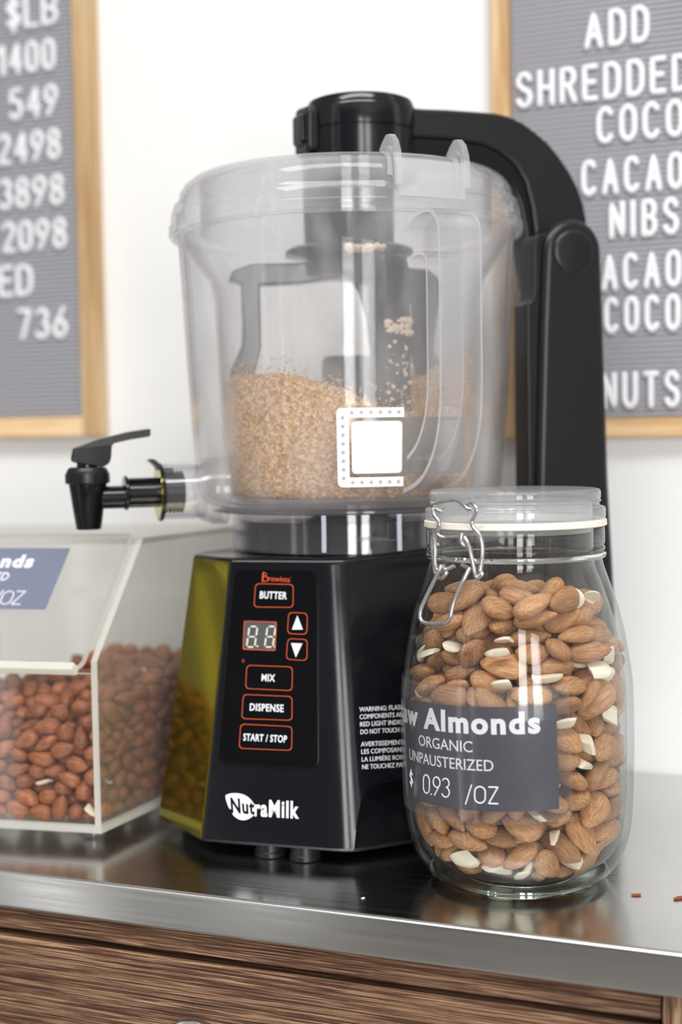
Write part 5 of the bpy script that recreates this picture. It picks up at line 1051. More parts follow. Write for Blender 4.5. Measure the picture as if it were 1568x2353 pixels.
rows = decode([
-201,126,376,68,-157,-1,86,-77,95,194,-91,-52,-33,88,-530,214,184,-68,-23,165,98,-389,180,170,68,-178,-16,90,-458,197,599,115,151,1,97,-654,247,170,55,3,-28,87,-239,144,544,109,-17,-15,96,-152,125,461,-118,10,-29,95,
-589,236,330,-59,33,9,88,-371,182,341,29,9,-179,93,-334,182,675,20,3,-177,104,-61,144,707,45,-13,-120,112,-264,156,206,56,-64,-48,105,-467,207,254,20,24,-30,104,-628,356,649,104,-48,-63,111,-520,225,418,11,-15,-12,93,
-336,181,263,149,-30,-51,98,-222,153,643,11,-131,85,92,-296,171,417,-7,177,23,87,-376,192,489,20,-8,167,110,-340,184,580,22,28,-164,99,-641,263,248,24,168,-44,98,-131,140,616,-74,-55,98,99,-648,273,428,20,169,-59,94,
-182,158,173,126,16,117,95,-31,121,623,110,-11,-116,90,-612,267,522,-8,146,-52,109,-466,231,352,4,-9,34,96,-239,176,312,24,11,64,94,-297,345,726,-6,-174,-68,112,-14,405,804,53,60,-140,104,-510,245,496,20,160,-88,99,
-114,147,318,-22,-39,70,102,-44,134,397,30,-15,60,106,-396,899,845,12,-12,9,108,-391,224,407,7,8,69,105,-74,460,813,59,4,-110,94,-26,135,295,-74,-8,-101,92,-461,445,711,-38,163,-24,107,-48,143,524,-26,10,75,110,
52,610,855,-78,12,50,86,-287,860,843,-121,32,91,89,-228,593,832,-128,-18,-18,93,201,725,859,-4,159,27,111,-347,634,817,-12,1,89,100,35,723,856,-9,159,-25,106,-117,1061,867,120,41,-67,88,-439,649,803,43,-12,97,96,
-401,533,759,-19,-17,-170,111,-463,317,648,42,-179,40,94,30,268,732,-118,44,49,110,-277,490,771,-97,23,-89,108,180,1054,863,49,-154,-62,110,-138,637,834,121,20,-35,105,-169,337,736,32,37,124,108,308,929,857,36,12,-142,100,
-5,174,180,-75,15,64,97,148,1264,867,-23,-26,135,88,-43,312,735,96,6,43,92,416,1158,864,154,-44,18,107,-291,977,840,5,-28,170,106,7,935,847,5,-5,-179,94,-108,954,844,109,-15,41,97,207,1159,858,-2,-2,148,96,
104,420,414,-105,21,67,96,-109,191,167,52,-2,-45,87,-41,1077,847,60,-13,95,93,6,234,337,177,32,26,92,55,332,514,33,32,-97,97,86,424,785,18,-167,64,112,-460,284,550,-26,31,-21,110,317,1672,870,26,-16,38,109,
-168,212,537,-28,18,-27,106,79,385,712,-27,-142,64,96,98,423,568,-35,45,43,89,-251,233,477,5,-176,-40,95,59,526,823,-79,-25,41,88,58,347,331,-50,-25,68,94,-596,320,343,-9,-124,118,108,-140,1259,846,145,3,21,93,
95,424,163,-10,-1,-97,87,-547,311,165,17,-179,50,102,350,1427,856,49,22,126,100,197,626,339,103,14,54,104,24,290,401,-38,29,105,89,-400,275,167,19,167,-24,95,-473,582,735,24,12,18,95,-89,200,249,150,16,-70,108,
-39,1456,851,49,22,-139,88,194,627,626,-39,38,48,92,-183,226,364,-42,-40,-116,108,157,559,804,-28,-1,-116,96,26,1800,863,10,-28,-75,103,173,838,828,95,-24,130,109,149,547,172,-49,15,43,94,-379,277,301,-165,7,-25,96,
-289,255,363,-11,-4,-50,96,108,468,281,-4,143,-120,107,154,559,720,-153,-2,67,107,104,1521,851,148,27,57,92,56,1078,833,15,-7,61,91,272,793,262,100,-26,67,90,-458,299,224,4,167,35,98,-237,698,796,-1,0,34,101,
186,939,828,35,138,-41,96,-267,1081,829,33,-6,-36,92,194,1485,848,17,120,42,105,126,512,512,-28,1,-143,87,-551,549,690,-161,-12,93,88,215,689,438,-105,13,-100,108,301,1089,832,-61,1,71,103,-354,790,787,173,16,-75,106,
22,315,591,20,-178,-30,86,437,1736,857,3,166,64,102,-368,283,615,-7,144,52,107,53,379,237,129,5,-70,107,-154,546,785,-147,4,87,95,-11,257,555,32,-1,136,99,-126,225,447,7,170,-25,101,-200,872,804,9,156,-61,107,
-13,255,476,2,4,-51,88,-15,251,644,110,10,-60,96,305,878,488,-73,5,54,101,217,705,689,145,4,58,105,53,1422,838,-19,-44,-77,104,450,1265,835,10,4,-69,104,137,552,435,1,-178,62,104,215,705,780,-32,3,67,108,
264,803,633,26,16,-113,99,108,1184,828,-5,6,-43,88,-6,276,242,-17,172,-42,102,413,1514,843,156,16,-94,93,333,939,776,144,-22,-98,87,100,485,644,-168,-11,10,95,-214,251,233,21,3,116,97,-347,285,513,32,35,111,89,
124,1856,853,-86,162,-19,97,155,592,249,-27,-26,-148,101,321,918,263,-124,3,-116,89,21,333,168,-16,0,-57,108,343,962,635,49,4,-101,98,15,1560,840,-59,-22,-156,97,-21,817,808,-8,15,-134,105,-92,223,589,81,136,-52,93,
446,1165,573,-111,-20,-102,89,-218,254,650,172,-17,-70,96,623,1609,847,-12,16,-103,106,-543,336,240,166,15,51,95,207,700,243,151,45,-29,94,-94,1539,835,126,15,89,91,545,1728,848,-3,42,143,109,513,1367,833,16,123,-61,90,
377,1040,801,-26,-170,64,92,369,1025,534,125,73,-7,88,162,622,523,-72,6,-151,106,462,1210,653,103,18,54,93,440,1166,760,-75,-14,67,99,-142,1131,817,-33,-169,29,101,28,362,650,-21,9,-23,101,408,1105,462,-147,17,-99,93,
676,1717,846,-69,-66,-19,96,-419,312,455,-23,-17,-111,104,-360,412,666,-121,1,-58,93,271,1218,822,-64,164,-13,104,-554,348,444,-46,-9,13,98,234,771,166,-15,-1,-79,106,289,879,186,-18,-33,-132,98,-599,465,619,27,160,-14,102,
184,675,161,17,-1,118,94,-273,279,163,-164,-1,-61,96,270,846,788,37,-15,-72,101,126,564,591,-17,176,-61,104,-122,748,789,-59,-15,-69,100,-482,692,745,-135,24,-94,89,314,933,562,-19,6,30,98,305,916,702,-101,8,101,98,
402,1106,257,-170,-2,48,87,363,1030,716,-31,174,45,93,-330,295,231,31,173,-41,88,-463,329,377,-45,23,28,107,39,1672,833,10,33,-143,108,-57,1360,821,34,-19,-151,107,-566,355,524,-11,4,-15,90,542,1383,616,76,-12,67,92,
439,1182,203,-152,-15,68,92,344,999,417,-26,-159,63,107,-10,1262,816,-29,-18,-33,97,208,1303,819,-156,-16,1,96,-98,419,726,-43,3,-77,110,103,530,345,-72,9,-12,108,-83,884,794,-9,10,-139,88,500,1307,406,-98,33,-100,109,
432,1174,372,-25,-148,64,104,291,899,352,-12,123,-20,108,389,1091,333,166,-6,-79,93,341,1788,836,161,34,4,104,230,1582,827,95,10,-2,106,569,1449,811,-73,52,-117,93,209,746,544,-116,26,127,103,390,1101,652,-41,-27,84,97,
-8,569,784,30,58,21,91,590,1498,451,-64,40,-99,98,-248,1203,805,-4,11,115,99,-200,476,721,96,11,87,100,451,1230,456,-64,44,108,99,-600,376,179,-59,-26,44,87,9,1159,803,-175,5,-21,98,135,1770,827,-146,-34,-2,100,
471,1276,292,49,-14,39,110,77,1299,808,-117,33,-61,105,-241,794,768,62,-138,-4,99,-547,389,585,8,149,-54,97,91,619,781,4,-12,69,88,-457,422,625,-41,3,-22,88,320,986,175,121,-2,-8,92,377,1101,537,-82,146,-28,90,
524,1390,503,-173,40,45,109,39,442,482,-15,-20,-21,99,-22,653,778,95,-10,-3,97,475,1295,572,-63,-20,103,90,227,810,352,29,166,-36,112,567,1475,553,10,11,49,97,685,1708,617,74,67,30,91,-166,992,784,-5,33,-88,104,
-414,527,679,18,-14,-178,91,673,1689,722,-18,28,-98,88,-494,361,296,15,-7,146,90,-256,303,566,0,14,49,102,128,1047,791,-9,-11,-88,91,261,1734,818,-82,18,-30,91,605,1561,307,-153,-50,-63,99,-225,297,426,1,167,51,93,
514,1386,338,0,17,-142,96,-311,320,430,-3,11,69,89,168,713,347,155,19,26,98,169,1666,812,149,-17,10,109,603,1563,682,-20,-48,-117,104,559,1478,680,125,65,21,106,474,1312,667,-12,-25,-51,99,-120,294,648,15,127,-105,103,
112,769,776,32,15,86,111,478,1451,805,114,20,-124,98,-65,264,165,-168,6,-60,89,29,449,382,-17,24,13,95,-266,377,648,3,149,69,98,451,1275,171,-18,167,31,107,464,1301,752,-144,8,-67,110,658,1681,435,18,-3,-116,99,
-205,599,747,144,-12,-105,88,626,1621,763,145,-1,85,95,352,1086,172,-18,-178,-31,107,559,1493,367,-39,29,-46,97,-18,368,435,53,161,-16,90,-27,978,776,-81,6,-22,95,299,990,506,-166,15,-22,90,493,1370,245,67,-16,146,96,
-52,305,307,-21,13,43,87,335,1362,793,40,-1,137,105,537,1460,164,10,-1,-41,92,606,1597,176,-52,164,34,101,646,1675,355,-154,1,93,101,620,1624,531,-166,-34,23,105,57,893,770,3,24,-172,109,-394,666,719,-41,27,-165,107,
582,1556,589,29,178,-15,87,450,1621,801,-51,5,113,101,-260,325,285,179,13,29,90,500,1397,713,-70,16,132,106,-184,307,166,114,13,136,87,521,1443,255,63,-11,171,103,205,828,712,165,-14,-42,111,-183,1336,780,140,-29,-15,96,
261,1504,791,-46,120,-76,96,79,587,655,-39,-11,-41,90,-3,735,757,-14,-170,10,88,-291,590,715,-136,55,-61,102,642,1689,271,22,-11,106,104,134,1410,783,-112,27,99,99,652,1712,511,-19,6,168,90,-34,371,529,-82,30,-119,99,
555,1524,227,67,-176,-18,101,234,1133,772,-170,21,38,103,23,486,717,-146,-10,56,112,306,1039,334,-158,-9,102,109,-292,493,671,-170,-33,33,93,-73,551,744,100,3,-76,92,-133,305,540,-98,9,2,87,30,506,571,-130,-38,91,92,
-466,389,523,-75,133,-22,102,-306,880,736,83,-39,70,103,561,1658,792,153,-13,44,104,374,1180,594,96,-9,46,90,204,848,553,-12,166,0,93,-401,794,718,-168,-20,79,106,-276,709,724,-12,-27,105,95,644,1711,176,144,15,-5,105,
-125,1235,768,178,-4,-12,111,98,652,176,117,9,91,100,-576,422,458,-80,-3,16,94,-550,416,357,-151,29,18,91,51,560,484,164,6,-79,96,213,878,258,-115,-20,-75,90,-99,306,394,-35,6,150,108,234,1021,759,32,3,161,97,
-141,686,732,125,-24,-65,106,238,933,639,-79,5,-107,103,166,794,640,-169,28,56,92,349,1155,757,65,-7,92,93,291,1042,241,-22,4,-20,109,181,827,458,-62,162,-28,102,6,486,172,-154,18,51,102,-244,1071,752,-17,171,6,103,
163,795,286,129,17,-15,91,329,1119,425,-127,48,17,88,-454,400,164,-18,12,124,103,35,1083,755,11,5,21,92,-57,1495,769,22,2,-114,112,-143,324,270,-45,-22,-154,107,-96,1063,752,-85,123,18,89,233,1380,767,137,11,-81,98,
231,933,483,145,30,26,91,-352,378,533,-87,132,-50,101,541,1542,772,161,-23,-3,91,-252,354,487,-17,7,37,99,298,1069,681,-59,13,-95,107,40,566,222,-18,172,-48,99,106,694,606,34,177,10,108,-348,379,172,-52,-2,-100,88,
-493,540,622,-6,-8,132,93,366,1560,772,98,39,23,95,-466,409,410,-73,146,24,90,104,694,279,176,29,-48,92,567,1600,381,-32,139,-24,102,-292,978,733,55,-14,-10,112,112,1179,753,-170,-13,1,103,202,894,406,25,-9,-31,109,
-271,366,223,-180,9,-23,94,590,1654,608,-152,-5,-16,87,388,1259,522,176,-8,73,108,-317,378,343,95,13,38,104,59,617,400,15,-20,-115,104,-56,829,731,-18,-4,-3,95,89,679,467,27,-15,174,103,181,936,741,-3,-150,80,104,
154,1533,762,11,9,-1,98,-65,382,340,27,175,3,111,495,1478,449,9,2,50,94,417,1477,762,-25,177,67,95,123,751,223,-168,20,-17,95,364,1223,247,-8,-21,-67,98,368,1233,666,134,9,49,110,76,662,710,-8,-170,55,111,
309,1264,750,-121,-3,-5,110,-517,638,651,144,-31,-31,100,-378,402,257,-127,19,85,96,121,756,496,27,43,78,95,448,1398,169,162,13,-19,99,93,1006,737,-21,36,37,91,197,907,166,-18,-179,65,97,423,1351,358,-25,-46,64,89,
441,1741,766,-135,-9,-64,98,-195,879,716,18,-27,-36,105,337,1191,165,-162,12,-32,98,-422,419,337,-33,3,-166,92,237,999,393,-20,167,-56,92,-10,520,270,-9,-12,78,98,-209,369,358,-150,0,59,109,590,1694,688,19,13,69,101,
-173,383,622,85,24,-108,109,-65,926,721,140,20,-17,93,182,1838,761,-62,13,152,96,471,1465,609,152,11,92,105,38,1866,761,36,160,-29,109,409,1346,459,0,173,61,110,224,1631,752,-32,165,7,86,-535,455,267,39,146,54,94,
164,1272,737,9,-171,-44,92,107,765,402,26,-13,-157,98,403,1344,249,-67,4,-22,97,-72,420,623,79,6,-126,106,36,632,301,-41,-1,155,101,364,1663,749,22,34,16,106,63,1613,744,27,-155,15,106,342,1233,325,1,-21,-83,111,
327,1205,430,87,7,162,99,-340,414,430,2,-47,-41,94,255,1068,599,-22,15,-87,108,-125,362,174,-75,-178,-6,88,-38,1163,724,156,9,28,106,396,1344,596,-55,-7,-96,92,-111,359,470,173,2,53,91,321,1796,751,-29,30,-16,101,
451,1453,364,-167,-31,6,99,73,1389,733,-161,34,18,101,-113,1327,729,-37,28,168,99,38,1718,745,-40,155,-24,92,20,1272,727,-9,-29,-114,107,-79,428,249,-71,-21,140,105,358,1284,391,138,-6,-49,106,475,1512,309,-21,178,-5,90,
-46,495,346,57,-9,34,100,571,1704,445,87,1,80,95,219,1728,742,-8,-161,-9,109,-137,529,669,43,19,-74,105,24,1479,727,9,166,27,92,492,1562,494,19,139,-38,111,158,911,586,-39,34,31,102,-456,461,230,145,16,76,106,
-546,484,180,-16,-30,65,92,-389,891,674,-166,-12,46,98,537,1656,177,-161,35,2,95,-61,489,517,32,27,-94,104,-405,464,569,-55,34,-175,110,282,1160,258,24,41,127,106,244,1087,517,-33,-178,6,110,-37,538,436,-128,16,-31,102,
215,1032,458,151,18,44,96,-179,997,696,17,-15,-1,100,-41,538,642,-94,137,27,109,518,1742,734,-19,145,2,98,205,1019,317,-18,-5,-58,93,330,1471,722,-107,75,46,106,-150,392,533,14,4,-174,99,503,1606,629,11,-33,22,94,
556,1712,257,73,0,-76,100,97,814,593,7,-152,-37,100,179,1372,713,12,-156,24,88,-143,1444,712,-129,-4,55,99,-456,757,643,168,-3,-96,103,503,1614,265,10,144,40,99,-339,778,658,-52,155,-45,95,287,1193,540,121,72,-73,105,
176,1078,700,-37,-35,142,108,-43,759,683,131,19,49,97,397,1410,685,-116,26,74,100,53,829,689,-119,10,111,108,-226,732,665,60,9,-57,90,-16,605,161,-164,6,-38,90,210,1045,166,-117,-2,-110,86,100,832,172,-19,13,-37,108,
426,1470,528,-5,-159,-46,90,-194,411,254,109,26,-12,109,-249,426,415,-158,-22,-69,92,-222,621,658,-38,22,-148,87,-13,615,569,31,-2,-165,111,-277,434,573,-128,-20,117,101,-26,592,359,-159,38,-22,93,-107,434,410,23,24,-125,100,
112,1770,722,-7,-44,61,102,-227,425,166,161,-1,-12,99,-326,636,643,26,-6,65,105,172,987,242,-85,11,-9,110,560,1746,554,59,34,150,90,-64,633,671,87,2,-175,111,118,890,242,140,24,-41,97,-460,490,472,15,-7,-130,88,
-161,1109,688,14,-127,-86,109,134,925,320,2,-177,4,98,152,960,656,-35,-9,-83,94,-62,1387,699,-61,153,10,99,214,1172,693,-43,-11,-161,104,262,1179,360,112,25,132,91,-470,494,383,45,-14,-4,106,204,1473,702,39,-10,-176,103,
320,1321,698,-150,20,-21,87,-515,522,540,-152,-3,61,111,441,1537,683,-21,-2,-165,107,466,1643,708,-82,2,-147,94,-825,285,190,-118,-138,3,93,-168,806,658,40,24,161,101,-728,261,568,-109,-6,-13,87,-365,475,479,-25,58,162,89,
-114,462,169,-162,14,-63,99,21,726,166,19,12,-112,100,504,1671,524,-82,27,80,102,-218,1258,684,28,157,43,90,9,705,246,11,-25,82,102,-13,665,449,21,10,78,94,213,1107,401,49,11,-6,96,-143,1208,681,77,-23,-161,96,
-891,307,436,-117,31,-30,97,425,1525,230,-43,-146,-51,105,159,1005,557,-124,15,20,112,-988,332,368,-59,178,0,97,-133,910,661,-147,-26,-75,94,378,1436,280,-10,-29,-155,90,-290,1060,669,-134,-3,21,101,67,942,670,98,0,-53,94,
488,1655,418,131,25,-89,95,7,714,357,63,-31,-119,102,7,715,640,79,37,-142,90,-245,531,604,-71,28,141,105,-447,632,600,-61,15,122,101,-62,581,236,72,-24,69,98,-737,274,461,-14,48,-172,102,-32,1564,691,14,1,-150,103,
-58,1025,670,5,151,0,111,307,1306,172,-18,2,-163,110,107,1228,679,26,175,-17,86,82,866,526,-10,-20,83,96,59,1124,673,6,8,103,112,-292,943,650,-31,-5,69,93,315,1329,578,-5,77,27,108,323,1565,691,54,-1,31,100,
-776,290,262,87,5,132,86,-942,472,601,55,5,-18,97,117,948,472,131,-4,84,102,85,885,396,44,26,94,91,34,787,453,-16,138,-94,86,19,759,567,179,39,-51,102,-1012,351,472,26,52,163,111,55,829,351,-15,-140,46,91,
431,1569,384,-83,11,-17,103,-357,495,165,17,13,-13,97,124,971,164,19,12,63,94,383,1477,613,-66,-7,-106,88,93,1519,681,58,15,-64,87,-411,510,326,-168,-36,56,89,521,1749,355,109,0,151,110,-696,278,341,95,-49,-79,103,
344,1409,394,-149,65,-34,108,-857,319,338,35,-11,136,100,498,1716,630,48,14,-126,107,-1002,359,182,130,27,25,106,132,1003,390,-70,16,-113,95,343,1418,518,-16,154,-39,89,-854,384,573,-69,-24,-43,90,-52,856,643,-14,171,54,96,
280,1300,472,-78,-15,-91,102,-263,483,493,156,14,-94,111,412,1559,548,34,105,95,87,214,1173,475,-29,-6,-111,100,-37,1271,662,38,-7,119,105,-259,1159,653,25,11,-171,89,173,1691,677,1,146,-116,91,503,1744,168,19,12,10,98,
47,1838,681,-176,3,37,105,377,1500,469,5,-129,-15,105,-623,590,743,21,21,165,97,450,1646,324,176,-29,31,105,158,1077,209,52,58,-138,89,151,1320,661,-98,15,15,100,-1020,375,294,151,-19,64,99,202,1573,671,-90,-5,26,111,
239,1265,659,-25,-23,163,93,254,1267,265,24,36,64,95,-161,466,462,32,13,-97,100,-775,900,806,87,-6,104,91,193,1149,323,78,-66,97,93,-899,627,680,-59,115,30,112,-467,544,162,-16,169,81,96,-308,505,343,-178,-16,68,99,
205,1176,171,-69,15,78,92,-819,329,502,-15,-25,-105,111,45,1405,659,-9,-179,81,102,285,1406,661,33,1,163,91,406,1747,675,-167,1,-100,93,-661,668,766,102,5,-131,89,-928,358,264,8,9,117,109,427,1616,184,117,21,-87,108,
159,1817,674,-26,-17,99,93,247,1268,384,81,-53,-125,92,294,1665,669,27,6,166,101,-377,700,591,-18,1,-80,101,-40,1474,658,-157,9,31,86,-159,477,557,101,148,12,99,293,1363,282,68,80,60,100,331,1438,182,-110,16,-124,112,
30,1703,665,158,25,76,89,-791,660,722,-47,-159,57,90,191,1174,587,-13,58,-20,109,-38,1144,639,-166,19,32,97,-296,789,600,-20,-156,-72,94,-137,1303,643,-165,3,-37,87,300,1780,665,-76,9,-52,111,-475,563,261,72,5,-170,106,
360,1514,339,67,-72,-110,94,466,1721,262,-59,23,-93,94,-319,526,256,-143,2,13,111,-316,1181,865,-16,26,82,91,-555,758,795,-11,-30,89,99,-883,364,174,-115,-2,57,103,-646,1196,861,9,160,-97,97,-520,580,338,-162,-10,-16,104,
-168,495,358,-22,47,-17,96,-399,841,588,-15,168,34,97,-249,654,589,18,-1,-80,92,414,1640,471,114,30,76,88,-716,341,570,-60,-23,-23,107,-201,505,278,-27,-46,168,106,36,902,587,-12,-1,48,87,473,1758,447,-55,119,35,88,
-329,538,425,-153,-6,-16,106,-688,881,790,-63,-131,-75,108,-358,1276,860,-2,-35,-81,105,100,1641,647,14,9,80,96,425,1670,556,-86,23,67,91,396,1612,639,-148,3,-102,90,-375,554,532,64,122,-25,111,-188,729,594,62,-2,-63,86,
-144,593,595,-162,-2,-63,98,-780,456,600,21,-144,-91,99,-513,1166,852,132,6,-15,98,221,1276,590,-39,-138,9,91,-248,524,174,62,5,152,96,-450,1021,832,-52,19,115,100,-728,1030,810,111,15,73,101,-94,716,599,21,1,-80,110,
-546,1058,828,52,-44,54,109,-466,584,421,-68,27,-2,91,-249,880,593,-18,12,-163,108,-211,1409,858,-162,-45,30,110,151,1442,631,-27,8,87,105,-715,731,751,-121,-21,-92,100,-758,355,188,97,11,144,109,-788,364,389,-62,3,142,109,
-348,980,592,162,-1,-98,96,-519,924,800,-160,14,-76,100,-799,603,658,-10,179,-74,92,-289,1476,852,-114,21,17,101,-195,995,598,20,-2,10,108,-36,960,600,-60,-2,4,97,-96,1796,864,44,147,-36,102,296,1468,607,-28,-46,128,91,
-118,855,588,-15,-1,-128,97,-223,1924,865,-17,171,-30,108,-929,412,348,-79,-155,21,93,-962,440,510,38,-12,-36,94,22,1039,600,62,-2,-44,99,-796,386,295,-135,-2,-34,106,-140,1160,599,117,5,-5,101,-255,1093,593,-164,-1,-4,111,
-571,1309,829,-27,-12,134,98,-848,537,591,3,-152,-72,103,-431,1658,842,147,-19,-87,92,-588,862,765,29,78,103,94,-637,1099,804,2,10,-117,91,89,1235,598,20,-2,31,111,-792,829,732,0,-4,-70,92,89,1106,592,-17,168,-30,103,
-128,1405,601,-63,15,-99,103,-702,652,692,128,-5,49,89,-646,558,659,21,-11,-85,111,-317,1692,840,-18,19,-9,101,-183,1253,594,116,14,-31,95,-177,1646,839,17,-10,174,104,226,1381,592,-18,-177,58,89,-272,1586,835,-55,165,-34,108,
-71,804,170,114,14,25,99,-95,1059,585,17,-1,-41,88,-21,1359,597,162,11,-73,110,-504,804,760,-55,159,-2,95,-958,446,170,62,169,-14,95,43,1572,604,-43,-2,-40,111,-360,1021,800,179,4,-73,91,-58,1231,589,-16,0,-57,97,
-319,1874,840,0,-13,-12,89,-677,381,359,51,50,165,101,312,1570,597,162,13,-65,106,-625,963,766,-7,12,-34,111,-975,456,420,0,-15,-140,92,-697,387,470,-3,-28,-59,105,-931,526,546,-164,31,-47,87,-447,1220,810,-45,-170,-34,91,
-404,1431,817,18,7,125,106,109,1338,588,17,11,-18,100,-876,437,458,-151,-19,59,109,-19,1496,587,-13,-1,9,96,-372,1137,801,83,-20,-148,95,-96,1573,588,164,5,41,95,220,1519,589,160,-1,80,89,229,1441,167,-19,13,-106,97,
80,1454,584,17,0,54,90,227,1796,598,119,-2,-84,93,-537,1408,806,13,9,-149,104,-577,670,711,-159,-30,-21,100,167,1611,588,-17,169,36,100,8,1770,592,-17,160,81,93,144,1729,591,20,-179,-22,94,381,1775,595,-20,-179,-29,112,
73,1676,588,-16,20,-18,86,-640,393,249,22,0,54,99,117,1834,594,20,13,-36,104,282,1698,589,4,5,-155,93,-824,742,681,23,39,5,111,-416,937,761,-4,-2,151,107,-159,1444,804,-27,-8,123,101,300,1603,176,-116,14,-117,111,
-636,771,713,66,143,51,102,-145,1748,815,155,26,5,100,-370,1542,805,-161,4,-67,102,-292,1335,794,170,-12,-60,87,-461,1309,789,-23,14,-137,98,48,1130,165,162,12,36,101,-944,484,246,64,28,165,100,-737,974,729,-167,2,64,103,
-608,1211,780,25,-6,-22,98,-247,1844,807,136,21,81,88,-92,1891,810,-28,-178,-12,111,-497,1136,774,50,-19,-174,105,-381,1777,798,-15,178,42,100,-727,545,582,-28,-159,-46,110,-360,1257,775,-21,-35,-25,91,-85,908,171,162,13,-17,111,
-851,479,385,-127,-24,-39,94,-665,436,171,20,13,-116,108,-690,1133,751,61,-43,82,90,-454,1629,782,16,-35,-112,89,-826,481,232,35,18,-135,109,-761,467,174,-163,-24,38,92,-649,440,536,-7,18,22,101,-775,475,507,-168,-2,64,92,
-718,461,258,65,-3,79,103,-953,520,345,30,-8,64,100,328,1752,174,-161,13,-44,110,-498,870,710,-2,17,-77,101,-30,1783,782,-11,-128,65,92,-221,1622,772,-1,17,-58,89,-289,1938,782,-8,-18,21,99,-265,1448,763,5,-164,19,93,
-171,1526,767,-23,137,67,87,-59,1701,774,-39,67,62,92,-918,526,171,61,14,-33,101,-463,1528,759,-165,31,12,110,-597,1080,726,-6,-23,83,110,-565,1319,748,177,-6,29,101,-739,485,382,-174,-7,83,106,-855,697,598,-75,12,21,94,
-542,745,675,32,-9,-56,105,-484,1058,725,-21,23,137,100,-697,817,661,-119,10,11,105,39,1244,159,-17,-1,72,87,-920,540,459,3,-157,20,112,-380,1379,744,16,-175,-71,91,-764,659,593,-75,14,-155,111,-539,974,700,-144,-56,60,92,
-158,1819,762,52,11,-9,91,-379,1080,728,-144,-28,-34,95,-514,1221,732,-163,-20,2,88,-89,1617,751,-92,-4,17,105,-618,474,322,-5,167,46,109,-918,627,526,6,102,-35,95,-645,483,406,-45,11,-71,92,-311,1567,743,-158,-21,-77,106,
-664,910,667,-43,157,39,101,-795,523,324,-8,0,-110,93,-777,911,653,-24,12,81,98,-327,1706,743,-113,7,29,112,-812,581,523,-168,-5,-3,103,-385,1191,721,-172,-24,17,88,-297,1148,719,-5,18,-156,100,-96,1036,166,19,167,-1,98,
-449,754,173,115,15,-25,100,-875,557,276,69,-47,-75,104,61,1352,175,-63,15,-17,106,-484,1416,721,-18,-165,17,99,-167,1709,734,178,9,-28,110,-299,1295,717,26,31,163,103,-181,1913,741,180,-6,3,102,-708,522,470,-31,39,132,86,
-318,1832,734,-175,-13,-26,110,-600,580,568,-25,160,62,102,-797,549,436,71,-8,-90,105,-839,797,598,69,17,-128,93,-693,1027,659,42,6,-47,99,-554,872,645,13,-15,-163,101,-582,509,466,-34,-16,-164,105,-819,568,174,-18,-26,101,88,
-431,977,668,-27,-2,-136,108,-446,1273,696,-20,26,-91,98,100,1492,170,-65,14,-134,97,-623,527,248,-22,-8,156,91,-370,1462,700,-31,60,-131,97,-644,725,602,-27,-3,144,111,-702,555,186,-62,-17,-177,102,-411,1742,703,-81,22,-137,92,
-631,1225,676,-21,27,83,106,-430,1641,690,8,141,-67,91,-691,619,529,-20,-59,21,106,-468,1133,670,-75,4,-73,87,-75,1868,700,71,-10,98,100,-256,1388,680,-40,-166,-54,109,-582,1129,659,-49,20,-158,94,-730,831,585,-162,11,-49,91,
-230,1493,679,-148,17,-58,111,-559,1323,668,-142,3,-23,96,-249,1626,682,0,158,1,97,-258,874,158,17,11,169,87,-478,1503,673,15,17,-6,101,-378,1370,668,-21,-168,14,91,-679,584,321,40,0,70,104,-345,1237,659,13,163,-31,94,
-523,766,591,164,-1,-98,107,-624,831,587,-165,8,-63,97,-147,1533,669,-103,21,-55,94,145,1685,165,-18,13,-79,93,-486,1036,632,20,14,11,103,-892,647,171,-150,14,64,99,-724,955,591,-17,-1,132,105,-362,1542,662,162,0,-42,98,
-75,1742,672,-66,7,-156,95,-289,1782,671,138,-20,4,99,-50,1320,163,162,13,-38,90,-902,655,325,71,4,64,94,-807,666,494,-105,25,-8,100,-736,619,258,165,3,41,97,-516,1230,643,-158,12,31,87,-271,1879,669,0,-7,-179,95,
-302,1964,671,72,119,-15,87,-825,645,318,98,21,71,87,-174,1805,665,12,148,-23,99,-119,1628,657,178,13,-49,96,-627,598,396,18,15,-43,103,-574,954,595,19,-2,11,101,-218,1711,656,-130,3,-1,95,-857,660,409,-149,14,16,106,
-384,1114,631,-13,-19,109,89,-596,599,483,-75,178,12,101,-741,640,379,-71,-69,31,106,-759,644,171,-26,12,168,106,-618,1036,596,-62,13,-150,101,-583,602,164,18,170,-33,97,-843,668,240,-151,17,-16,95,-602,612,248,-70,-21,-16,98,
-129,1235,171,-17,167,-51,108,-444,944,590,17,-1,69,94,-358,1660,639,9,158,71,93,-152,1904,647,-22,-42,106,98,-694,1091,592,19,167,59,99,-554,1403,623,48,123,51,102,-454,1322,614,-67,-161,-28,106,-306,1305,612,45,-30,-29,100,
-31,1474,168,-62,-178,-7,92,23,1581,160,-18,12,133,91,-494,1118,592,16,-1,-9,105,-460,1435,604,-119,15,136,107,-472,1578,608,-61,-1,-129,110,-611,1205,592,-18,-1,-7,100,-330,1421,603,-19,31,-126,102,-430,1209,590,16,12,176,103,
-280,1204,590,15,-1,-2,92,-569,1297,589,16,-179,-24,97,-406,1740,605,109,13,-113,106,-303,1566,598,-17,160,-21,105,-210,1476,593,19,179,52,95,-70,1680,600,-65,18,175,102,-104,1781,602,115,-2,-129,109,-235,1353,585,-18,168,-4,89,
-192,1624,593,-162,-1,-101,100,-382,1500,585,16,12,-32,89,-336,1887,597,-27,3,80,107,-31,1887,599,61,12,165,102,-244,1764,592,-17,-179,-22,104,-302,1687,588,-18,180,-51,98,-226,1943,597,81,16,0,88,-223,1855,585,162,11,-25,89,
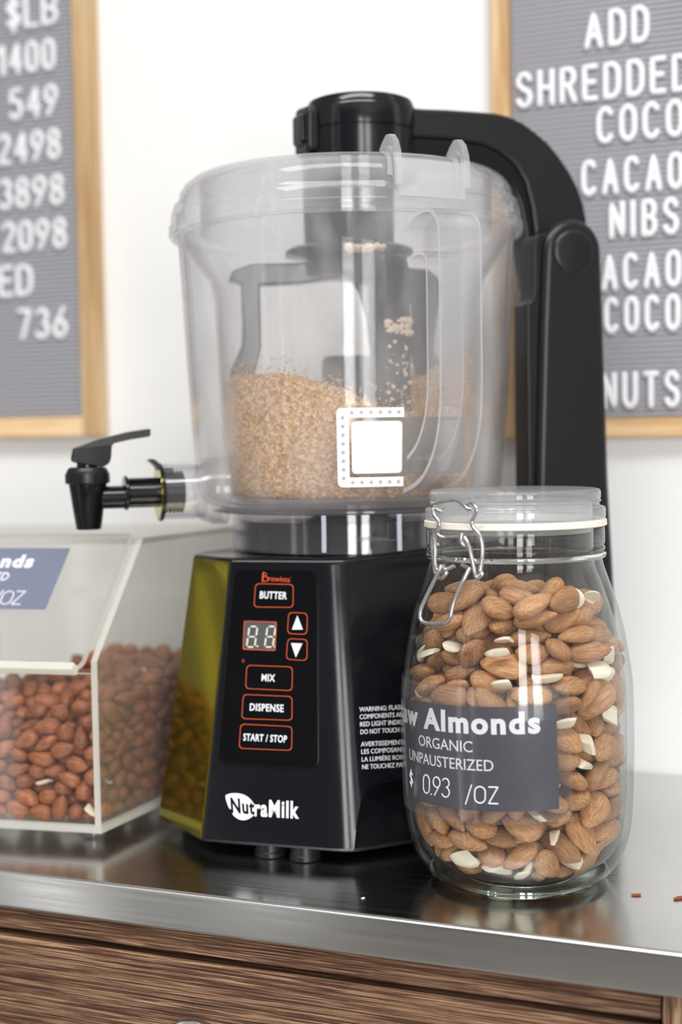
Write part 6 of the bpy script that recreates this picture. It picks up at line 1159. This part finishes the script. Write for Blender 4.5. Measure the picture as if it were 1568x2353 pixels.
-261,1159,172,-20,13,170,111,-585,716,163,163,12,-56,94,-77,1587,170,-161,12,-72,110,-616,845,162,-161,13,-18,88,-504,884,169,-62,15,-88,90,-615,1018,163,17,13,-155,93,-163,1438,169,-19,12,-48,110,-270,1264,161,-18,12,156,89,
-3,1842,164,17,12,-7,100,-401,1099,169,-17,12,-105,109,-270,1362,163,-17,12,-151,94,-92,1737,176,-63,15,38,106,-213,1558,169,-64,165,35,90,-305,1485,166,-163,12,-47,101,-524,1216,166,18,13,29,93,-415,1338,170,-20,13,-59,107,
-532,1394,170,-62,15,67,92,-417,1602,169,17,12,-143,108,-452,1488,163,16,12,161,96,-265,1643,167,19,13,-11,95,-240,1744,170,-20,167,21,106,-231,1885,166,-19,13,96,92,-318,1824,161,19,12,68,86])
geoR = [almond_np(14, 14, .0158, .0106*k, .0084*k2, s) for s, k, k2 in ((5, 1, 1), (6, 1.06, .95), (7, .95, 1.05))]
meR = [almond_mesh('roasted_almond', g, M_roast) for g in geoR]
Minv = np.linalg.inv(np.array([[fxv.x, sdv.x], [fxv.y, sdv.y]]))
for i, r in enumerate(rows[:300]):
    ss, tt = Minv@r[:2]; zone = 'lying against its front pane' if tt < .022 else ('lying against its side pane' if ss < .024 else 'on top of the heap')
    chip = rl.random() < .02
    if chip:
        o = bpy.data.objects.new('almond_chip', rl.choice(meC)); tag(o, 'pale split almond in the acrylic bin, '+zone, 'almond piece', 'pale almond pieces in the bin'); o.scale = (.8, .8, .8)
    else:
        o = bpy.data.objects.new('roasted_almond', rl.choice(meR)); tag(o, 'reddish-brown roasted almond in the acrylic bin, '+zone, 'almond', 'roasted almonds in the bin'); o.scale = r[6:9]
    COL.objects.link(o); o.location = BCn+Vector(r[:3]); o.rotation_euler = r[3:6]
mass('roasted_almonds', rows[300:], almond_np(8, 8, .0156, .0105, .0084, 3), M_roast, BCn, 'roasted almonds heaped deeper inside the acrylic bin', 'almonds')

# ------------------------------------------------------------------ ground nuts in the bowl
NA, NR, NZ = 420, 40, 70
def topz(a, r):
    k = [(-180, .262), (-150, .272), (-120, .271), (-95, .262), (-75, .250), (-55, .246), (-40, .262), (-20, .280), (10, .287), (40, .280), (80, .262), (130, .256), (180, .262)]
    z = float(np.interp(math.degrees(a), [q[0] for q in k], [q[1] for q in k]))
    c = .250; f = min(1, r/.074); return c+(z-c)*f**1.3
vs = []; fs = []
angs = [-pi+2*pi*i/NA for i in range(NA)]
def RW(z): return float(np.interp(z, [.1975, .2005, .2060, .2600, .3200], [.0690, .0738, .0755, .0780, .0801]))-.0004
def jit(k): return rng.normal(0, k)
for k in range(NZ+1):
    for a in angs:
        zt = topz(a, .074); z = .1992+(zt-.1992)*k/NZ; R = RW(z)-abs(jit(.00045)); vs.append(BC+Vector((R*cos(a), R*sin(a), z+(jit(.0006) if k else 0))))
for k in range(NZ):
    for i in range(NA): j = (i+1) % NA; fs.append((k*NA+i, k*NA+j, (k+1)*NA+j, (k+1)*NA+i))
off = len(vs); last = NZ*NA
for q in range(1, NR):
    for a in angs:
        R = RW(topz(a, .074))*(1-q/NR); vs.append(BC+Vector((R*cos(a), R*sin(a), topz(a, R)+jit(.0008)+.0010*sin(60*R+5*a))))
prev = last
for q in range(1, NR):
    cur = off+(q-1)*NA
    for i in range(NA): j = (i+1) % NA; fs.append((prev+i, prev+j, cur+j, cur+i))
    prev = cur
vs.append(BC+Vector((0, 0, .25))); cidx = len(vs)-1
for i in range(NA): fs.append((prev+i, prev+(i+1) % NA, cidx))
# loose grains: little tetrahedra on the surface and stuck to the wall
def grain(p, s):
    M = Euler((rl.random()*6, rl.random()*6, rl.random()*6)).to_matrix(); b0 = len(vs)
    for q in ((1, 1, 1), (1, -1, -1), (-1, 1, -1), (-1, -1, 1)): vs.append(p+M@(Vector(q)*s*.6))
    fs.extend([(b0, b0+1, b0+2), (b0, b0+3, b0+1), (b0, b0+2, b0+3), (b0+1, b0+3, b0+2)])
for i in range(5000):
    a = rl.uniform(-pi, pi)
    if rl.random() < .45: r_ = .073*sqrt(rl.random()); grain(BC+Vector((r_*cos(a), r_*sin(a), topz(a, r_)+rl.random()*.0015)), rl.uniform(.0006, .0013))
    else:
        zt = topz(a, .074); z = zt-.001+rl.random()**5*.012; R = RW(z)-.0008; grain(BC+Vector((R*cos(a), R*sin(a), z)), rl.uniform(.0004, .0010))
me = bpy.data.meshes.new('ground_nuts'); me.from_pydata([tuple(v-BC) for v in vs], [], fs); me.update(); me.materials.append(M_meal)
o = bpy.data.objects.new('ground_nuts', me); COL.objects.link(o); o.location = BC
tag(o, 'golden-brown ground nut meal heaped inside the clear grinder bowl', 'ground nuts', None, 'stuff')
# pale paste stuck to the wiper blade and under the lid
def blob(name, label, pts):
    bm = bmesh.new()
    for (p, s) in pts:
        r_ = bmesh.ops.create_icosphere(bm, subdivisions=2, radius=s)
        for v in r_['verts']: v.co = v.co*(1+.45*(random.random()-.5))+p-pts[0][0]
    me = bpy.data.meshes.new(name); bm.to_mesh(me); bm.free(); me.materials.append(M_paste)
    o = bpy.data.objects.new(name, me); COL.objects.link(o); o.location = pts[0][0]; tag(o, label, 'nut paste', None, 'stuff')
e = Vector((cos(radians(-63)), sin(radians(-63)), 0)); q = Vector((-e.y, e.x, 0))
def on_blade(t, z): return BC+e*.0645+q*t+Vector((0, 0, z))
blob('nut_paste', 'pale nut paste stuck high on the front wiper blade', [(on_blade(rl.uniform(-.008, .0085), .2985+rl.uniform(-.004, .004)), rl.uniform(.0008, .0022)) for _ in range(46)])
blob('nut_paste', 'pale nut paste specks lower on the front wiper blade', [(on_blade(rl.uniform(-.0085, .0085), rl.uniform(.252, .290)), rl.uniform(.0004, .0013)) for _ in range(40)])
blob('nut_paste', 'pale nut paste lump under the lid above the wiper', [(BC+Vector((rl.uniform(.000, .022), -.048+rl.uniform(-.008, .008), .3440+rl.uniform(0, .002))), rl.uniform(.0010, .0022)) for _ in range(36)])
